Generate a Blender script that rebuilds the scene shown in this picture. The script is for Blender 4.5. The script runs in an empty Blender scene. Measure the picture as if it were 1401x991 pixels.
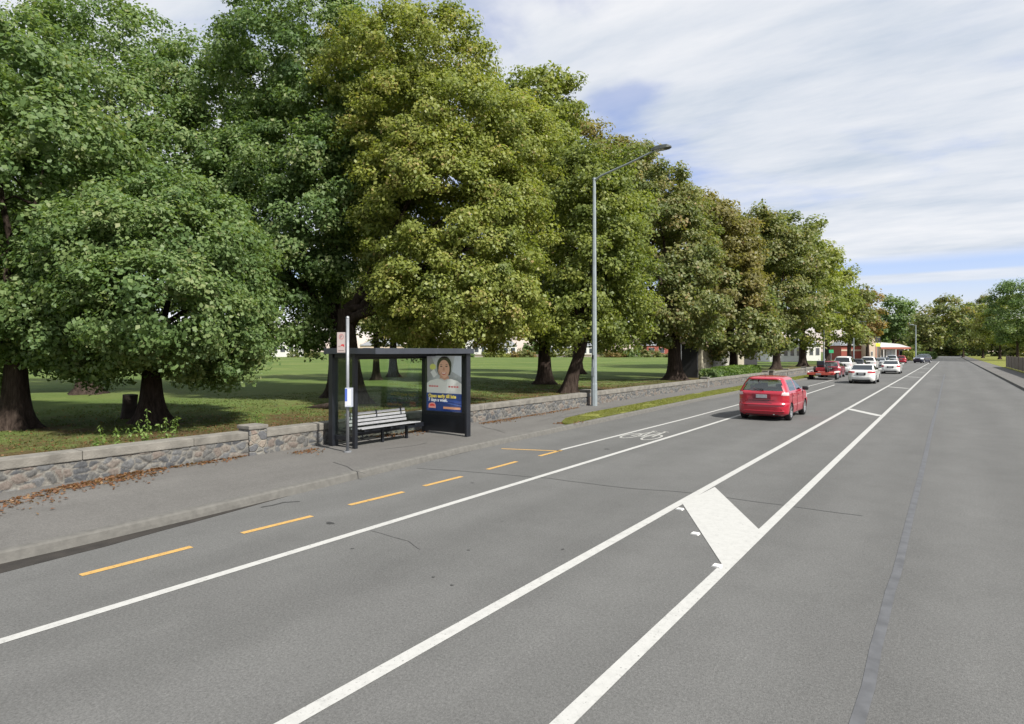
import bpy, bmesh, math, random
import numpy as np
from mathutils import Vector, Matrix, noise

R = math.radians
random.seed(7)
sc = bpy.context.scene
C = sc.collection

# ------------------------------------------------------------------ camera
F, CX, HY, H = 850.0, 689.5, 481.0, 2.4          # focal length in photo pixels, principal column, horizon row, eye height
TH = math.atan2(610.0, F)                         # the road runs along +Y, the camera is turned left of it
SN, CS = math.sin(TH), math.cos(TH)
cam_d = bpy.data.cameras.new('camera')
cam = bpy.data.objects.new('camera', cam_d); C.objects.link(cam)
cam.location = (0, 0, H); cam.rotation_euler = (math.pi/2, 0, TH)
cam_d.sensor_width = 36; cam_d.lens = F/1401*36
cam_d.shift_x = 11/1401; cam_d.shift_y = -14.5/1401
cam_d.clip_end = 6000; cam_d.clip_start = .05
sc.camera = cam

# ------------------------------------------------------------------ light
SUN_EL, SUN_AZ = R(45), (0.985, -0.17)             # direction towards the sun in plan
sunv = Vector((SUN_AZ[0]*math.cos(SUN_EL), SUN_AZ[1]*math.cos(SUN_EL), math.sin(SUN_EL)))
sl = bpy.data.lights.new('sun', 'SUN'); sl.energy = 3.8; sl.angle = R(2.2); sl.color = (1, .955, .88)
so = bpy.data.objects.new('sun', sl); C.objects.link(so)
so.rotation_euler = sunv.to_track_quat('Z', 'Y').to_euler()
w = bpy.data.worlds.new('World'); sc.world = w; w.use_nodes = True
N, L = w.node_tree.nodes, w.node_tree.links
N.clear()
def wn(t, **k):
    n = N.new(t)
    for a, b in k.items(): setattr(n, a, b)
    return n
def wmath(op, a, b=None, clamp=False):
    n = wn('ShaderNodeMath', operation=op, use_clamp=clamp)
    for i, v in enumerate((a, b)):
        if v is None: continue
        if isinstance(v, (int, float)): n.inputs[i].default_value = v
        else: L.new(v, n.inputs[i])
    return n.outputs[0]
sky = wn('ShaderNodeTexSky', sky_type='NISHITA', sun_disc=False); sky.ozone_density = 4; sky.air_density = 1.2; sky.dust_density = .3
sky.sun_elevation = SUN_EL; sky.sun_rotation = math.atan2(SUN_AZ[0], SUN_AZ[1])
tc = wn('ShaderNodeTexCoord'); sp = wn('ShaderNodeSeparateXYZ'); L.new(tc.outputs['Generated'], sp.inputs[0])
zz = wmath('MAXIMUM', sp.outputs[2], 0.0)
zd = wmath('ADD', zz, .17)
px_, py_ = wmath('DIVIDE', sp.outputs[0], zd), wmath('DIVIDE', sp.outputs[1], zd)
cv = wn('ShaderNodeCombineXYZ'); L.new(px_, cv.inputs[0]); L.new(py_, cv.inputs[1])
n1 = wn('ShaderNodeTexNoise'); n1.inputs['Scale'].default_value = .8; n1.inputs['Detail'].default_value = 7; n1.inputs['Roughness'].default_value = .55
n1.inputs['Distortion'].default_value = .35
mp = wn('ShaderNodeMapping'); mp.inputs['Location'].default_value = (3.1, 1.7, 0); mp.inputs['Rotation'].default_value = (0, 0, R(-20)); mp.inputs['Scale'].default_value = (.75, 1.25, 1)
L.new(cv.outputs[0], mp.inputs[0]); L.new(mp.outputs[0], n1.inputs['Vector'])
cov = wn('ShaderNodeMapRange', interpolation_type='SMOOTHSTEP'); L.new(n1.outputs[0], cov.inputs[0])
cov.inputs[1].default_value = .27; cov.inputs[2].default_value = .45
# the cloud sheet ends just above the horizon, with a thin streak below its edge
edge = wn('ShaderNodeMapRange', interpolation_type='SMOOTHSTEP'); L.new(zz, edge.inputs[0]); edge.inputs[1].default_value = .115; edge.inputs[2].default_value = .135
st1 = wn('ShaderNodeMapRange', interpolation_type='SMOOTHSTEP'); L.new(zz, st1.inputs[0]); st1.inputs[1].default_value = .088; st1.inputs[2].default_value = .094
st2 = wn('ShaderNodeMapRange', interpolation_type='SMOOTHSTEP'); L.new(zz, st2.inputs[0]); st2.inputs[1].default_value = .107; st2.inputs[2].default_value = .102
streak = wmath('MULTIPLY', st1.outputs[0], st2.outputs[0])
n3 = wn('ShaderNodeTexNoise'); n3.inputs['Scale'].default_value = 1.3; n3.inputs['Detail'].default_value = 3
L.new(cv.outputs[0], n3.inputs['Vector'])
covf = wmath('MAXIMUM', wmath('MULTIPLY', cov.outputs[0], edge.outputs[0]), wmath('MULTIPLY', streak, wmath('ADD', n3.outputs[0], .25, True)), True)
gp_ = wn('ShaderNodeVectorMath', operation='DISTANCE'); gp_.inputs[1].default_value = (-.74, 1.56, 0)
gs = wn('ShaderNodeVectorMath', operation='ADD'); L.new(cv.outputs[0], gs.inputs[0])
gn = wn('ShaderNodeTexNoise'); gn.inputs['Scale'].default_value = 3.5; gn.inputs['Detail'].default_value = 6; L.new(cv.outputs[0], gn.inputs['Vector'])
gsc = wn('ShaderNodeVectorMath', operation='SCALE'); gsc.inputs['Scale'].default_value = .30; L.new(gn.outputs['Color'], gsc.inputs[0]); L.new(gsc.outputs[0], gs.inputs[1])
gsub = wn('ShaderNodeVectorMath', operation='SUBTRACT'); gsub.inputs[1].default_value = (.15, .15, .15); L.new(gs.outputs[0], gsub.inputs[0])
gfl = wn('ShaderNodeVectorMath', operation='MULTIPLY'); gfl.inputs[1].default_value = (1, 1, 0); L.new(gsub.outputs[0], gfl.inputs[0]); L.new(gfl.outputs[0], gp_.inputs[0])
gm = wn('ShaderNodeMapRange', interpolation_type='SMOOTHSTEP'); L.new(gp_.outputs['Value'], gm.inputs[0]); gm.inputs[1].default_value = .05; gm.inputs[2].default_value = .15; gm.inputs[3].default_value = .45; gm.inputs[4].default_value = 1
covf = wmath('MULTIPLY', wmath('MULTIPLY', covf, .96), gm.outputs[0])
n2 = wn('ShaderNodeTexNoise'); n2.inputs['Scale'].default_value = 2.0; n2.inputs['Detail'].default_value = 8; n2.inputs['Roughness'].default_value = .6
mp2 = wn('ShaderNodeMapping'); mp2.inputs['Scale'].default_value = (.5, 1.4, 1); mp2.inputs['Rotation'].default_value = (0, 0, R(-25)); mp2.inputs['Location'].default_value = (7, 2, 0)
L.new(cv.outputs[0], mp2.inputs[0]); L.new(mp2.outputs[0], n2.inputs['Vector'])
cr = wn('ShaderNodeValToRGB'); L.new(n2.outputs[0], cr.inputs[0])
cr.color_ramp.elements[0].position = .34; cr.color_ramp.elements[0].color = (.43, .485, .56, 1)
cr.color_ramp.elements[1].position = .64; cr.color_ramp.elements[1].color = (.665, .675, .695, 1)
e = cr.color_ramp.elements.new(.49); e.color = (.56, .59, .635, 1)
bg1 = wn('ShaderNodeBackground'); bg1.inputs[1].default_value = .075
tint = wn('ShaderNodeVectorMath', operation='MULTIPLY'); tint.inputs[1].default_value = (1.05, .93, 1.12); L.new(sky.outputs[0], tint.inputs[0]); L.new(tint.outputs[0], bg1.inputs[0])
bg2 = wn('ShaderNodeBackground'); bg2.inputs[1].default_value = .66; L.new(cr.outputs[0], bg2.inputs[0])
mx = wn('ShaderNodeMixShader'); L.new(covf, mx.inputs[0]); L.new(bg1.outputs[0], mx.inputs[1]); L.new(bg2.outputs[0], mx.inputs[2])
wo = wn('ShaderNodeOutputWorld'); L.new(mx.outputs[0], wo.inputs[0])
sc.view_settings.view_transform = 'Standard'; sc.view_settings.look = 'None'
sc.view_settings.exposure = 1.05; sc.view_settings.gamma = 1; sc.view_settings.use_curve_mapping = False
sc.cycles.max_bounces = 6; sc.cycles.diffuse_bounces = 3; sc.cycles.transparent_max_bounces = 12; sc.cycles.transmission_bounces = 4

# ------------------------------------------------------------------ pixel helpers (where things stand)
def DP(px, Z):                                    # plan position at depth Z in the column px
    X = (px-CX)/F*Z
    return (X*CS - Z*SN, X*SN + Z*CS)
def GP(px, py, z=0.0):
    Z = F*(H-z)/(py-HY); return DP(px, Z)
def PL(px, l):                                    # position along the road where lateral l meets column px
    k = (px-CX)/F
    return (-k*l*SN - l*CS)/(SN - k*CS)
def ZOF(l, y): return -l*SN + y*CS
def HZ(py, Z): return H - (py-HY)*Z/F

# ------------------------------------------------------------------ materials
def mat(name, col=(.5,.5,.5), rough=.6, metal=0, spec=.5, nz=0, nscale=8, bump=0, bscale=30, col2=None, alpha=None, coat=0, detail=5, coords='Object', lo=.35, hi=.65):
    m = bpy.data.materials.new(name); m.use_nodes = True
    nt = m.node_tree; b = nt.nodes['Principled BSDF']
    b.inputs['Base Color'].default_value = (*col, 1); b.inputs['Roughness'].default_value = rough
    b.inputs['Metallic'].default_value = metal; b.inputs['Specular IOR Level'].default_value = spec
    b.inputs['Coat Weight'].default_value = coat; b.inputs['Coat Roughness'].default_value = .04
    t = nt.nodes.new('ShaderNodeTexCoord')
    if nz or col2:
        c2 = col2 or tuple(max(0, c*(1-nz)) for c in col)
        n = nt.nodes.new('ShaderNodeTexNoise'); n.inputs['Scale'].default_value = nscale; n.inputs['Detail'].default_value = detail
        r = nt.nodes.new('ShaderNodeValToRGB'); r.color_ramp.elements[0].color = (*c2, 1); r.color_ramp.elements[1].color = (*col, 1)
        r.color_ramp.elements[0].position = lo; r.color_ramp.elements[1].position = hi
        nt.links.new(t.outputs[coords], n.inputs['Vector']); nt.links.new(n.outputs[0], r.inputs[0]); nt.links.new(r.outputs[0], b.inputs['Base Color'])
    if bump:
        n = nt.nodes.new('ShaderNodeTexNoise'); n.inputs['Scale'].default_value = bscale; n.inputs['Detail'].default_value = 4
        bp = nt.nodes.new('ShaderNodeBump'); bp.inputs['Strength'].default_value = bump; bp.inputs['Distance'].default_value = .02
        nt.links.new(t.outputs[coords], n.inputs['Vector']); nt.links.new(n.outputs[0], bp.inputs['Height']); nt.links.new(bp.outputs[0], b.inputs['Normal'])
    return m

def nodes_of(m): return m.node_tree.nodes, m.node_tree.links, m.node_tree.nodes['Principled BSDF']
def ramp(nt, src, stops):
    r = nt.new('ShaderNodeValToRGB')
    r.color_ramp.elements[0].position, r.color_ramp.elements[0].color = stops[0][0], (*stops[0][1], 1)
    r.color_ramp.elements[1].position, r.color_ramp.elements[1].color = stops[-1][0], (*stops[-1][1], 1)
    for p, c in stops[1:-1]:
        q = r.color_ramp.elements.new(p); q.color = (*c, 1)
    return r

def asphalt(name, base, warm=0, rutted=True, fine=220):
    m = mat(name, base, .88, spec=.25); n, l, b = nodes_of(m)
    t = n.new('ShaderNodeTexCoord')
    big = n.new('ShaderNodeTexNoise'); big.inputs['Scale'].default_value = .35; big.inputs['Detail'].default_value = 6; big.inputs['Roughness'].default_value = .6
    mp = n.new('ShaderNodeMapping'); mp.inputs['Scale'].default_value = (1.6, .35, 1)
    l.new(t.outputs['Object'], mp.inputs[0]); l.new(mp.outputs[0], big.inputs['Vector'])
    fi = n.new('ShaderNodeTexNoise'); fi.inputs['Scale'].default_value = 42; fi.inputs['Detail'].default_value = 3; fi.inputs['Roughness'].default_value = .75
    l.new(t.outputs['Object'], fi.inputs['Vector'])
    vo = n.new('ShaderNodeTexVoronoi'); vo.inputs['Scale'].default_value = fine*.5; l.new(t.outputs['Object'], vo.inputs['Vector'])
    def mul(a, lo, hi, f0=.3, f1=.7):
        r = n.new('ShaderNodeMapRange'); r.inputs[1].default_value = f0; r.inputs[2].default_value = f1; r.inputs[3].default_value = lo; r.inputs[4].default_value = hi
        l.new(a, r.inputs[0]); return r.outputs[0]
    stn = n.new('ShaderNodeTexNoise'); stn.inputs['Scale'].default_value = 1.1; stn.inputs['Detail'].default_value = 9; stn.inputs['Roughness'].default_value = .72; l.new(t.outputs['Object'], stn.inputs['Vector'])
    def mm(a, c):
        q = n.new('ShaderNodeMath'); q.operation = 'MULTIPLY'; l.new(a, q.inputs[0]); l.new(c, q.inputs[1]); return q.outputs[0]
    v = mm(mul(big.outputs[0], .88, 1.10), mul(fi.outputs[0], .78, 1.22))
    v = mm(v, mul(vo.outputs['Color'], .84, 1.16, 0, 1)); v = mm(v, mul(stn.outputs[0], .94, 1.03, .36, .56))
    if rutted:                                   # polished wheel tracks along the lane
        sx = n.new('ShaderNodeSeparateXYZ'); l.new(t.outputs['Object'], sx.inputs[0])
        si = n.new('ShaderNodeMath'); si.operation = 'SINE'
        a1 = n.new('ShaderNodeMath'); a1.operation = 'MULTIPLY_ADD'; a1.inputs[1].default_value = 4.1; a1.inputs[2].default_value = .6
        l.new(sx.outputs[0], a1.inputs[0]); l.new(a1.outputs[0], si.inputs[0])
        v = mm(v, mul(si.outputs[0], .965, 1.035, -1, 1))
    mc = n.new('ShaderNodeVectorMath'); mc.operation = 'SCALE'; mc.inputs[0].default_value = base
    l.new(v, mc.inputs['Scale']); l.new(mc.outputs[0], b.inputs['Base Color'])
    bp = n.new('ShaderNodeBump'); bp.inputs['Strength'].default_value = .35; bp.inputs['Distance'].default_value = .006
    l.new(vo.outputs['Distance'], bp.inputs['Height']); l.new(bp.outputs[0], b.inputs['Normal'])
    return m

M = {}
M['asphalt'] = asphalt('asphalt', (.106, .1062, .1035))
M['path'] = asphalt('footpath_asphalt', (.116, .112, .106), rutted=False)
M['concrete'] = mat('kerb_concrete', (.118, .114, .104), .9, nz=.22, nscale=9, bump=.25, bscale=25, detail=8)
M['coping'] = mat('coping_concrete', (.20, .188, .165), .9, nz=.45, nscale=3.5, bump=.5, bscale=30, detail=9, lo=.3, hi=.7)
def paint(name, col, wear=.35, lo=.60):
    m = mat(name, col, .7, spec=.3); n, l, b = nodes_of(m)
    t = n.new('ShaderNodeTexCoord'); a = n.new('ShaderNodeTexNoise'); a.inputs['Scale'].default_value = 9; a.inputs['Detail'].default_value = 9; a.inputs['Roughness'].default_value = .72
    l.new(t.outputs['Object'], a.inputs['Vector'])
    tr = n.new('ShaderNodeBsdfTransparent'); mxs = n.new('ShaderNodeMixShader'); a2 = n.new('ShaderNodeTexNoise'); a2.inputs['Scale'].default_value = 28; a2.inputs['Detail'].default_value = 8; a2.inputs['Roughness'].default_value = .8
    l.new(t.outputs['Object'], a2.inputs['Vector']); th = n.new('ShaderNodeMapRange'); th.inputs[1].default_value = lo-.01; th.inputs[2].default_value = lo+.06; th.inputs[4].default_value = .9; l.new(a2.outputs[0], th.inputs[0])
    l.new(th.outputs[0], mxs.inputs[0]); l.new(b.outputs[0], mxs.inputs[1]); l.new(tr.outputs[0], mxs.inputs[2]); l.new(mxs.outputs[0], n['Material Output'].inputs[0])
    r = ramp(n, a, [(.45, col), (lo, tuple(c*.9 for c in col)), (lo+.1, tuple(c*(1-wear) for c in col))]); l.new(a.outputs[0], r.inputs[0]); l.new(r.outputs[0], b.inputs['Base Color'])
    return m
M['line'] = paint('white_road_paint', (.40, .40, .385))
M['block'] = paint('worn_block_paint', (.40, .40, .385), .22, .62)
M['faint'] = paint('faded_symbol_paint', (.36, .36, .34), .4, .55)
M['yellow'] = paint('yellow_road_paint', (.46, .285, .095), .35, .58)
M['tar'] = mat('tar_seal', (.045, .045, .045), .6, nz=.4, nscale=20)
M['seam'] = mat('bitumen_seam', (.098, .101, .108), .7, nz=.3, nscale=6)
M['gutterdirt'] = mat('damp_gutter_dirt', (.026, .022, .018), .95, nz=.45, nscale=4, bump=.5, detail=8)

def lawn(name, c_lo, c_mid, c_hi, scale=.09, brown=None):
    m = mat(name, c_mid, .95, spec=.1); n, l, b = nodes_of(m)
    t = n.new('ShaderNodeTexCoord')
    a = n.new('ShaderNodeTexNoise'); a.inputs['Scale'].default_value = scale; a.inputs['Detail'].default_value = 8; a.inputs['Roughness'].default_value = .65
    l.new(t.outputs['Object'], a.inputs['Vector'])
    r = ramp(n, a, [(.32, c_lo), (.5, c_mid), (.68, c_hi)]); l.new(a.outputs[0], r.inputs[0])
    f = n.new('ShaderNodeTexNoise'); f.inputs['Scale'].default_value = 9; f.inputs['Detail'].default_value = 6; f.inputs['Roughness'].default_value = .8
    l.new(t.outputs['Object'], f.inputs['Vector'])
    mr = n.new('ShaderNodeMapRange'); mr.inputs[1].default_value = .3; mr.inputs[2].default_value = .7; mr.inputs[3].default_value = .6; mr.inputs[4].default_value = 1.35
    l.new(f.outputs[0], mr.inputs[0])
    sc_ = n.new('ShaderNodeVectorMath'); sc_.operation = 'SCALE'; l.new(r.outputs[0], sc_.inputs[0]); l.new(mr.outputs[0], sc_.inputs['Scale'])
    out = sc_.outputs[0]
    if brown:                                    # bare earth and litter in the strip along the wall and round the trunks
        sx = n.new('ShaderNodeSeparateXYZ'); l.new(t.outputs['Object'], sx.inputs[0])
        g = n.new('ShaderNodeTexNoise'); g.inputs['Scale'].default_value = .5; g.inputs['Detail'].default_value = 9; g.inputs['Roughness'].default_value = .7
        l.new(t.outputs['Object'], g.inputs['Vector'])
        d = n.new('ShaderNodeMapRange'); d.inputs[1].default_value = -31; d.inputs[2].default_value = -15; d.inputs[3].default_value = -.28; d.inputs[4].default_value = .15
        l.new(sx.outputs[0], d.inputs[0])
        s = n.new('ShaderNodeMath'); s.operation = 'ADD'; l.new(d.outputs[0], s.inputs[0]); l.new(g.outputs[0], s.inputs[1])
        q = n.new('ShaderNodeMapRange'); q.inputs[1].default_value = .46; q.inputs[2].default_value = .62; l.new(s.outputs[0], q.inputs[0])
        mixn = n.new('ShaderNodeMix'); mixn.data_type = 'RGBA'; l.new(q.outputs[0], mixn.inputs[0]); l.new(out, mixn.inputs[6])
        br = ramp(n, f, [(.35, tuple(c*.55 for c in brown)), (.65, brown)]); l.new(f.outputs[0], br.inputs[0]); l.new(br.outputs[0], mixn.inputs[7])
        out = mixn.outputs[2]
    l.new(out, b.inputs['Base Color'])
    bp = n.new('ShaderNodeBump'); bp.inputs['Strength'].default_value = .6; bp.inputs['Distance'].default_value = .05
    l.new(f.outputs[0], bp.inputs['Height']); l.new(bp.outputs[0], b.inputs['Normal'])
    return m
M['lawn'] = lawn('park_lawn', (.062, .100, .024), (.092, .130, .034), (.130, .155, .048), .09, brown=(.105, .078, .036))
M['verge'] = lawn('verge_turf', (.12, .14, .032), (.16, .17, .042), (.20, .19, .062), .6)
M['field'] = lawn('far_field', (.07, .09, .03), (.09, .11, .04), (.11, .13, .05), .02)

def stonewall():
    m = mat('rubble_stone', (.3, .28, .25), .9, spec=.2); n, l, b = nodes_of(m)
    t = n.new('ShaderNodeTexCoord'); mp = n.new('ShaderNodeMapping'); mp.inputs['Scale'].default_value = (4.2, 4.9, 6.2)
    l.new(t.outputs['Object'], mp.inputs[0])
    ds = n.new('ShaderNodeTexNoise'); ds.inputs['Scale'].default_value = 1.6; ds.inputs['Detail'].default_value = 2; l.new(mp.outputs[0], ds.inputs['Vector'])
    ad = n.new('ShaderNodeMix'); ad.data_type = 'RGBA'; ad.blend_type = 'LINEAR_LIGHT'; ad.inputs[0].default_value = .13
    l.new(mp.outputs[0], ad.inputs[6]); l.new(ds.outputs['Color'], ad.inputs[7])
    v1 = n.new('ShaderNodeTexVoronoi'); v1.feature = 'DISTANCE_TO_EDGE'; v1.inputs['Scale'].default_value = 1.05; v1.inputs['Randomness'].default_value = .85
    v2 = n.new('ShaderNodeTexVoronoi'); v2.inputs['Scale'].default_value = 1.05; v2.inputs['Randomness'].default_value = .85
    l.new(ad.outputs[2], v1.inputs['Vector']); l.new(ad.outputs[2], v2.inputs['Vector'])
    sx = n.new('ShaderNodeSeparateColor'); l.new(v2.outputs['Color'], sx.inputs[0])
    r = ramp(n, None, [(.0, (.10, .102, .107)), (.22, (.15, .15, .15)), (.42, (.185, .148, .125)), (.6, (.205, .175, .145)), (.8, (.15, .148, .138)), (1, (.21, .19, .165))])
    r.color_ramp.interpolation = 'CONSTANT'; l.new(sx.outputs[0], r.inputs[0])
    fn = n.new('ShaderNodeTexNoise'); fn.inputs['Scale'].default_value = 18; fn.inputs['Detail'].default_value = 8; fn.inputs['Roughness'].default_value = .7; l.new(t.outputs['Object'], fn.inputs['Vector'])
    mr = n.new('ShaderNodeMapRange'); mr.inputs[1].default_value = .3; mr.inputs[2].default_value = .7; mr.inputs[3].default_value = .7; mr.inputs[4].default_value = 1.3; l.new(fn.outputs[0], mr.inputs[0])
    s = n.new('ShaderNodeVectorMath'); s.operation = 'SCALE'; l.new(r.outputs[0], s.inputs[0]); l.new(mr.outputs[0], s.inputs['Scale'])
    ms = n.new('ShaderNodeMapRange'); ms.inputs[1].default_value = .02; ms.inputs[2].default_value = .075; l.new(v1.outputs['Distance'], ms.inputs[0])
    mx = n.new('ShaderNodeMix'); mx.data_type = 'RGBA'; l.new(ms.outputs[0], mx.inputs[0]); mx.inputs[6].default_value = (.185, .175, .152, 1); l.new(s.outputs[0], mx.inputs[7])
    l.new(mx.outputs[2], b.inputs['Base Color'])
    hs = n.new('ShaderNodeMapRange'); hs.inputs[1].default_value = 0; hs.inputs[2].default_value = .13; hs.interpolation_type = 'SMOOTHSTEP'; l.new(v1.outputs['Distance'], hs.inputs[0])
    aa = n.new('ShaderNodeMath'); aa.operation = 'MULTIPLY_ADD'; aa.inputs[1].default_value = .35; l.new(fn.outputs[0], aa.inputs[0]); l.new(hs.outputs[0], aa.inputs[2])
    bp = n.new('ShaderNodeBump'); bp.inputs['Strength'].default_value = .6; bp.inputs['Distance'].default_value = .035
    l.new(aa.outputs[0], bp.inputs['Height']); l.new(bp.outputs[0], b.inputs['Normal'])
    return m
M['stone'] = stonewall()

def reliefstone():
    m = mat('rubble_stone_relief', (.2, .2, .2), .92, spec=.15); n, l, b = nodes_of(m)
    a = n.new('ShaderNodeAttribute'); a.attribute_name = 'stone_id'; q = n.new('ShaderNodeAttribute'); q.attribute_name = 'joint'
    r = ramp(n, None, [(.0, (.068, .071, .075)), (.2, (.105, .107, .109)), (.38, (.132, .112, .098)), (.52, (.118, .117, .113)), (.66, (.148, .130, .114)), (.8, (.092, .091, .088)), (1, (.148, .142, .13))]); r.color_ramp.interpolation = 'CONSTANT'
    l.new(a.outputs['Fac'], r.inputs[0]); t = n.new('ShaderNodeTexCoord')
    fn = n.new('ShaderNodeTexNoise'); fn.inputs['Scale'].default_value = 22; fn.inputs['Detail'].default_value = 9; fn.inputs['Roughness'].default_value = .75; l.new(t.outputs['Object'], fn.inputs['Vector'])
    mr = n.new('ShaderNodeMapRange'); mr.inputs[1].default_value = .3; mr.inputs[2].default_value = .7; mr.inputs[3].default_value = .55; mr.inputs[4].default_value = 1.45; l.new(fn.outputs[0], mr.inputs[0])
    mx = n.new('ShaderNodeMix'); mx.data_type = 'RGBA'; l.new(q.outputs['Fac'], mx.inputs[0]); l.new(r.outputs[0], mx.inputs[6]); mx.inputs[7].default_value = (.165, .157, .14, 1)
    s = n.new('ShaderNodeVectorMath'); s.operation = 'SCALE'; l.new(mx.outputs[2], s.inputs[0]); l.new(mr.outputs[0], s.inputs['Scale']); l.new(s.outputs[0], b.inputs['Base Color'])
    bp = n.new('ShaderNodeBump'); bp.inputs['Strength'].default_value = .5; bp.inputs['Distance'].default_value = .02; l.new(fn.outputs[0], bp.inputs['Height']); l.new(bp.outputs[0], b.inputs['Normal'])
    return m
M['relief'] = reliefstone()
def stone_face(name, ya, yb_, hh, parent, y_off, seed, x0=.012, step=.022, normal_x=True):
    # the rubble facing: every stone stands proud of its mortar
    ny, nz_ = max(2, int((yb_-ya)/step)), int(hh/step)+1
    V, Fc, sid, jt = [], [], [], []
    for i in range(ny+1):
        for k in range(nz_+1):
            y = ya+(yb_-ya)*i/ny; z = hh*k/nz_; p = Vector((y*5.2, z*7.2, seed*1.0))
            p += Vector((noise.noise(p*.9), noise.noise(p*.9+Vector((5, 5, 5))), 0))*.35
            p.z = seed+.31
            d, pt = noise.voronoi(p, distance_metric='DISTANCE', exponent=2.5)
            e = d[1]-d[0]; h = min(1, max(0, (e-.03)/.22)); h = h*h*(3-2*h)
            hid = (math.sin(pt[0][0]*12.9898+pt[0][1]*78.233)*43758.5453) % 1
            V.append((x0+.030*h*(.40+.5*hid)+.006*noise.noise(Vector((y*14, z*14, 0))), y-y_off, z-.004)); sid.append(hid); jt.append(1-min(1, max(0, (e-.05)/.07)))
    w_ = nz_+1
    for i in range(ny):
        for k in range(nz_): Fc.append((i*w_+k, (i+1)*w_+k, (i+1)*w_+k+1, i*w_+k+1))
    me = bpy.data.meshes.new(name); me.from_pydata(V, [], Fc); me.update()
    me.attributes.new('stone_id', 'FLOAT', 'FACE').data.foreach_set('value', [sid[f[0]] for f in Fc])
    me.attributes.new('joint', 'FLOAT', 'POINT').data.foreach_set('value', jt)
    return link(name, me, M['relief'], parent, smooth=True)

def bark():
    m = mat('bark', (.09, .065, .05), .95, spec=.1); n, l, b = nodes_of(m)
    t = n.new('ShaderNodeTexCoord'); mp = n.new('ShaderNodeMapping'); mp.inputs['Scale'].default_value = (7, 7, 1.2); l.new(t.outputs['Object'], mp.inputs[0])
    a = n.new('ShaderNodeTexNoise'); a.inputs['Scale'].default_value = 1.6; a.inputs['Detail'].default_value = 8; a.inputs['Roughness'].default_value = .7; l.new(mp.outputs[0], a.inputs['Vector'])
    r = ramp(n, a, [(.35, (.022, .016, .013)), (.55, (.050, .037, .030)), (.74, (.095, .075, .062))]); l.new(a.outputs[0], r.inputs[0]); l.new(r.outputs[0], b.inputs['Base Color'])
    bp = n.new('ShaderNodeBump'); bp.inputs['Strength'].default_value = 1; bp.inputs['Distance'].default_value = .06; l.new(a.outputs[0], bp.inputs['Height']); l.new(bp.outputs[0], b.inputs['Normal'])
    return m
M['bark'] = bark()

def leafmat(name, stops, rough=.5, bright=1.24):
    m = bpy.data.materials.new(name); m.use_nodes = True; n, l = m.node_tree.nodes, m.node_tree.links
    b = n['Principled BSDF']; b.inputs['Roughness'].default_value = rough; b.inputs['Specular IOR Level'].default_value = .35
    a = n.new('ShaderNodeAttribute'); a.attribute_name = 'tone'
    r = ramp(n, None, [(p, (c[0]*bright, c[1]*bright, c[2]*bright*(1.45 if bright > 1 else 1))) for p, c in stops]); l.new(a.outputs['Fac'], r.inputs[0]); l.new(r.outputs[0], b.inputs['Base Color'])
    tr = n.new('ShaderNodeBsdfTranslucent')
    g = n.new('ShaderNodeVectorMath'); g.operation = 'MULTIPLY'; g.inputs[1].default_value = (1.25, 1.3, .6); l.new(r.outputs[0], g.inputs[0]); l.new(g.outputs[0], tr.inputs['Color'])
    mx = n.new('ShaderNodeMixShader'); mx.inputs[0].default_value = .42; l.new(b.outputs[0], mx.inputs[1]); l.new(tr.outputs[0], mx.inputs[2])
    l.new(mx.outputs[0], n['Material Output'].inputs[0])
    return m
M['leaf_dark'] = leafmat('oak_leaves', [(.0, (.055, .100, .024)), (.45, (.100, .155, .036)), (.8, (.150, .200, .052)), (1, (.20, .22, .07))])
M['leaf_mid'] = leafmat('elm_leaves', [(.0, (.062, .096, .022)), (.45, (.124, .146, .034)), (.8, (.180, .180, .046)), (1, (.23, .17, .055))])
M['leaf_yel'] = leafmat('plane_leaves', [(.0, (.085, .115, .020)), (.4, (.155, .185, .028)), (.78, (.220, .235, .040)), (1, (.27, .21, .06))])
M['leaf_olive'] = leafmat('ash_leaves', [(.0, (.092, .088, .022)), (.45, (.148, .138, .032)), (.8, (.190, .168, .042)), (1, (.22, .15, .05))])
M['leaf_gold'] = leafmat('turning_leaves', [(.0, (.10, .085, .022)), (.5, (.17, .13, .03)), (1, (.25, .15, .035))])
M['hedge'] = leafmat('hedge_leaves', [(.0, (.05, .09, .02)), (.5, (.10, .17, .03)), (1, (.16, .23, .05))], bright=1)
M['weed'] = leafmat('weed_leaves', [(.0, (.10, .17, .04)), (.5, (.16, .24, .06)), (1, (.24, .32, .10))], bright=1)
M['grass'] = leafmat('grass_blades', [(.0, (.12, .15, .035)), (.5, (.19, .205, .05)), (1, (.26, .245, .09))], bright=1)
M['tuft'] = leafmat('tuft_blades', [(.0, (.05, .075, .02)), (.5, (.085, .115, .03)), (1, (.15, .16, .055))], bright=1)
M['litter'] = leafmat('fallen_leaf', [(.0, (.09, .045, .022)), (.5, (.19, .09, .045)), (1, (.27, .17, .09))], bright=1)

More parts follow.
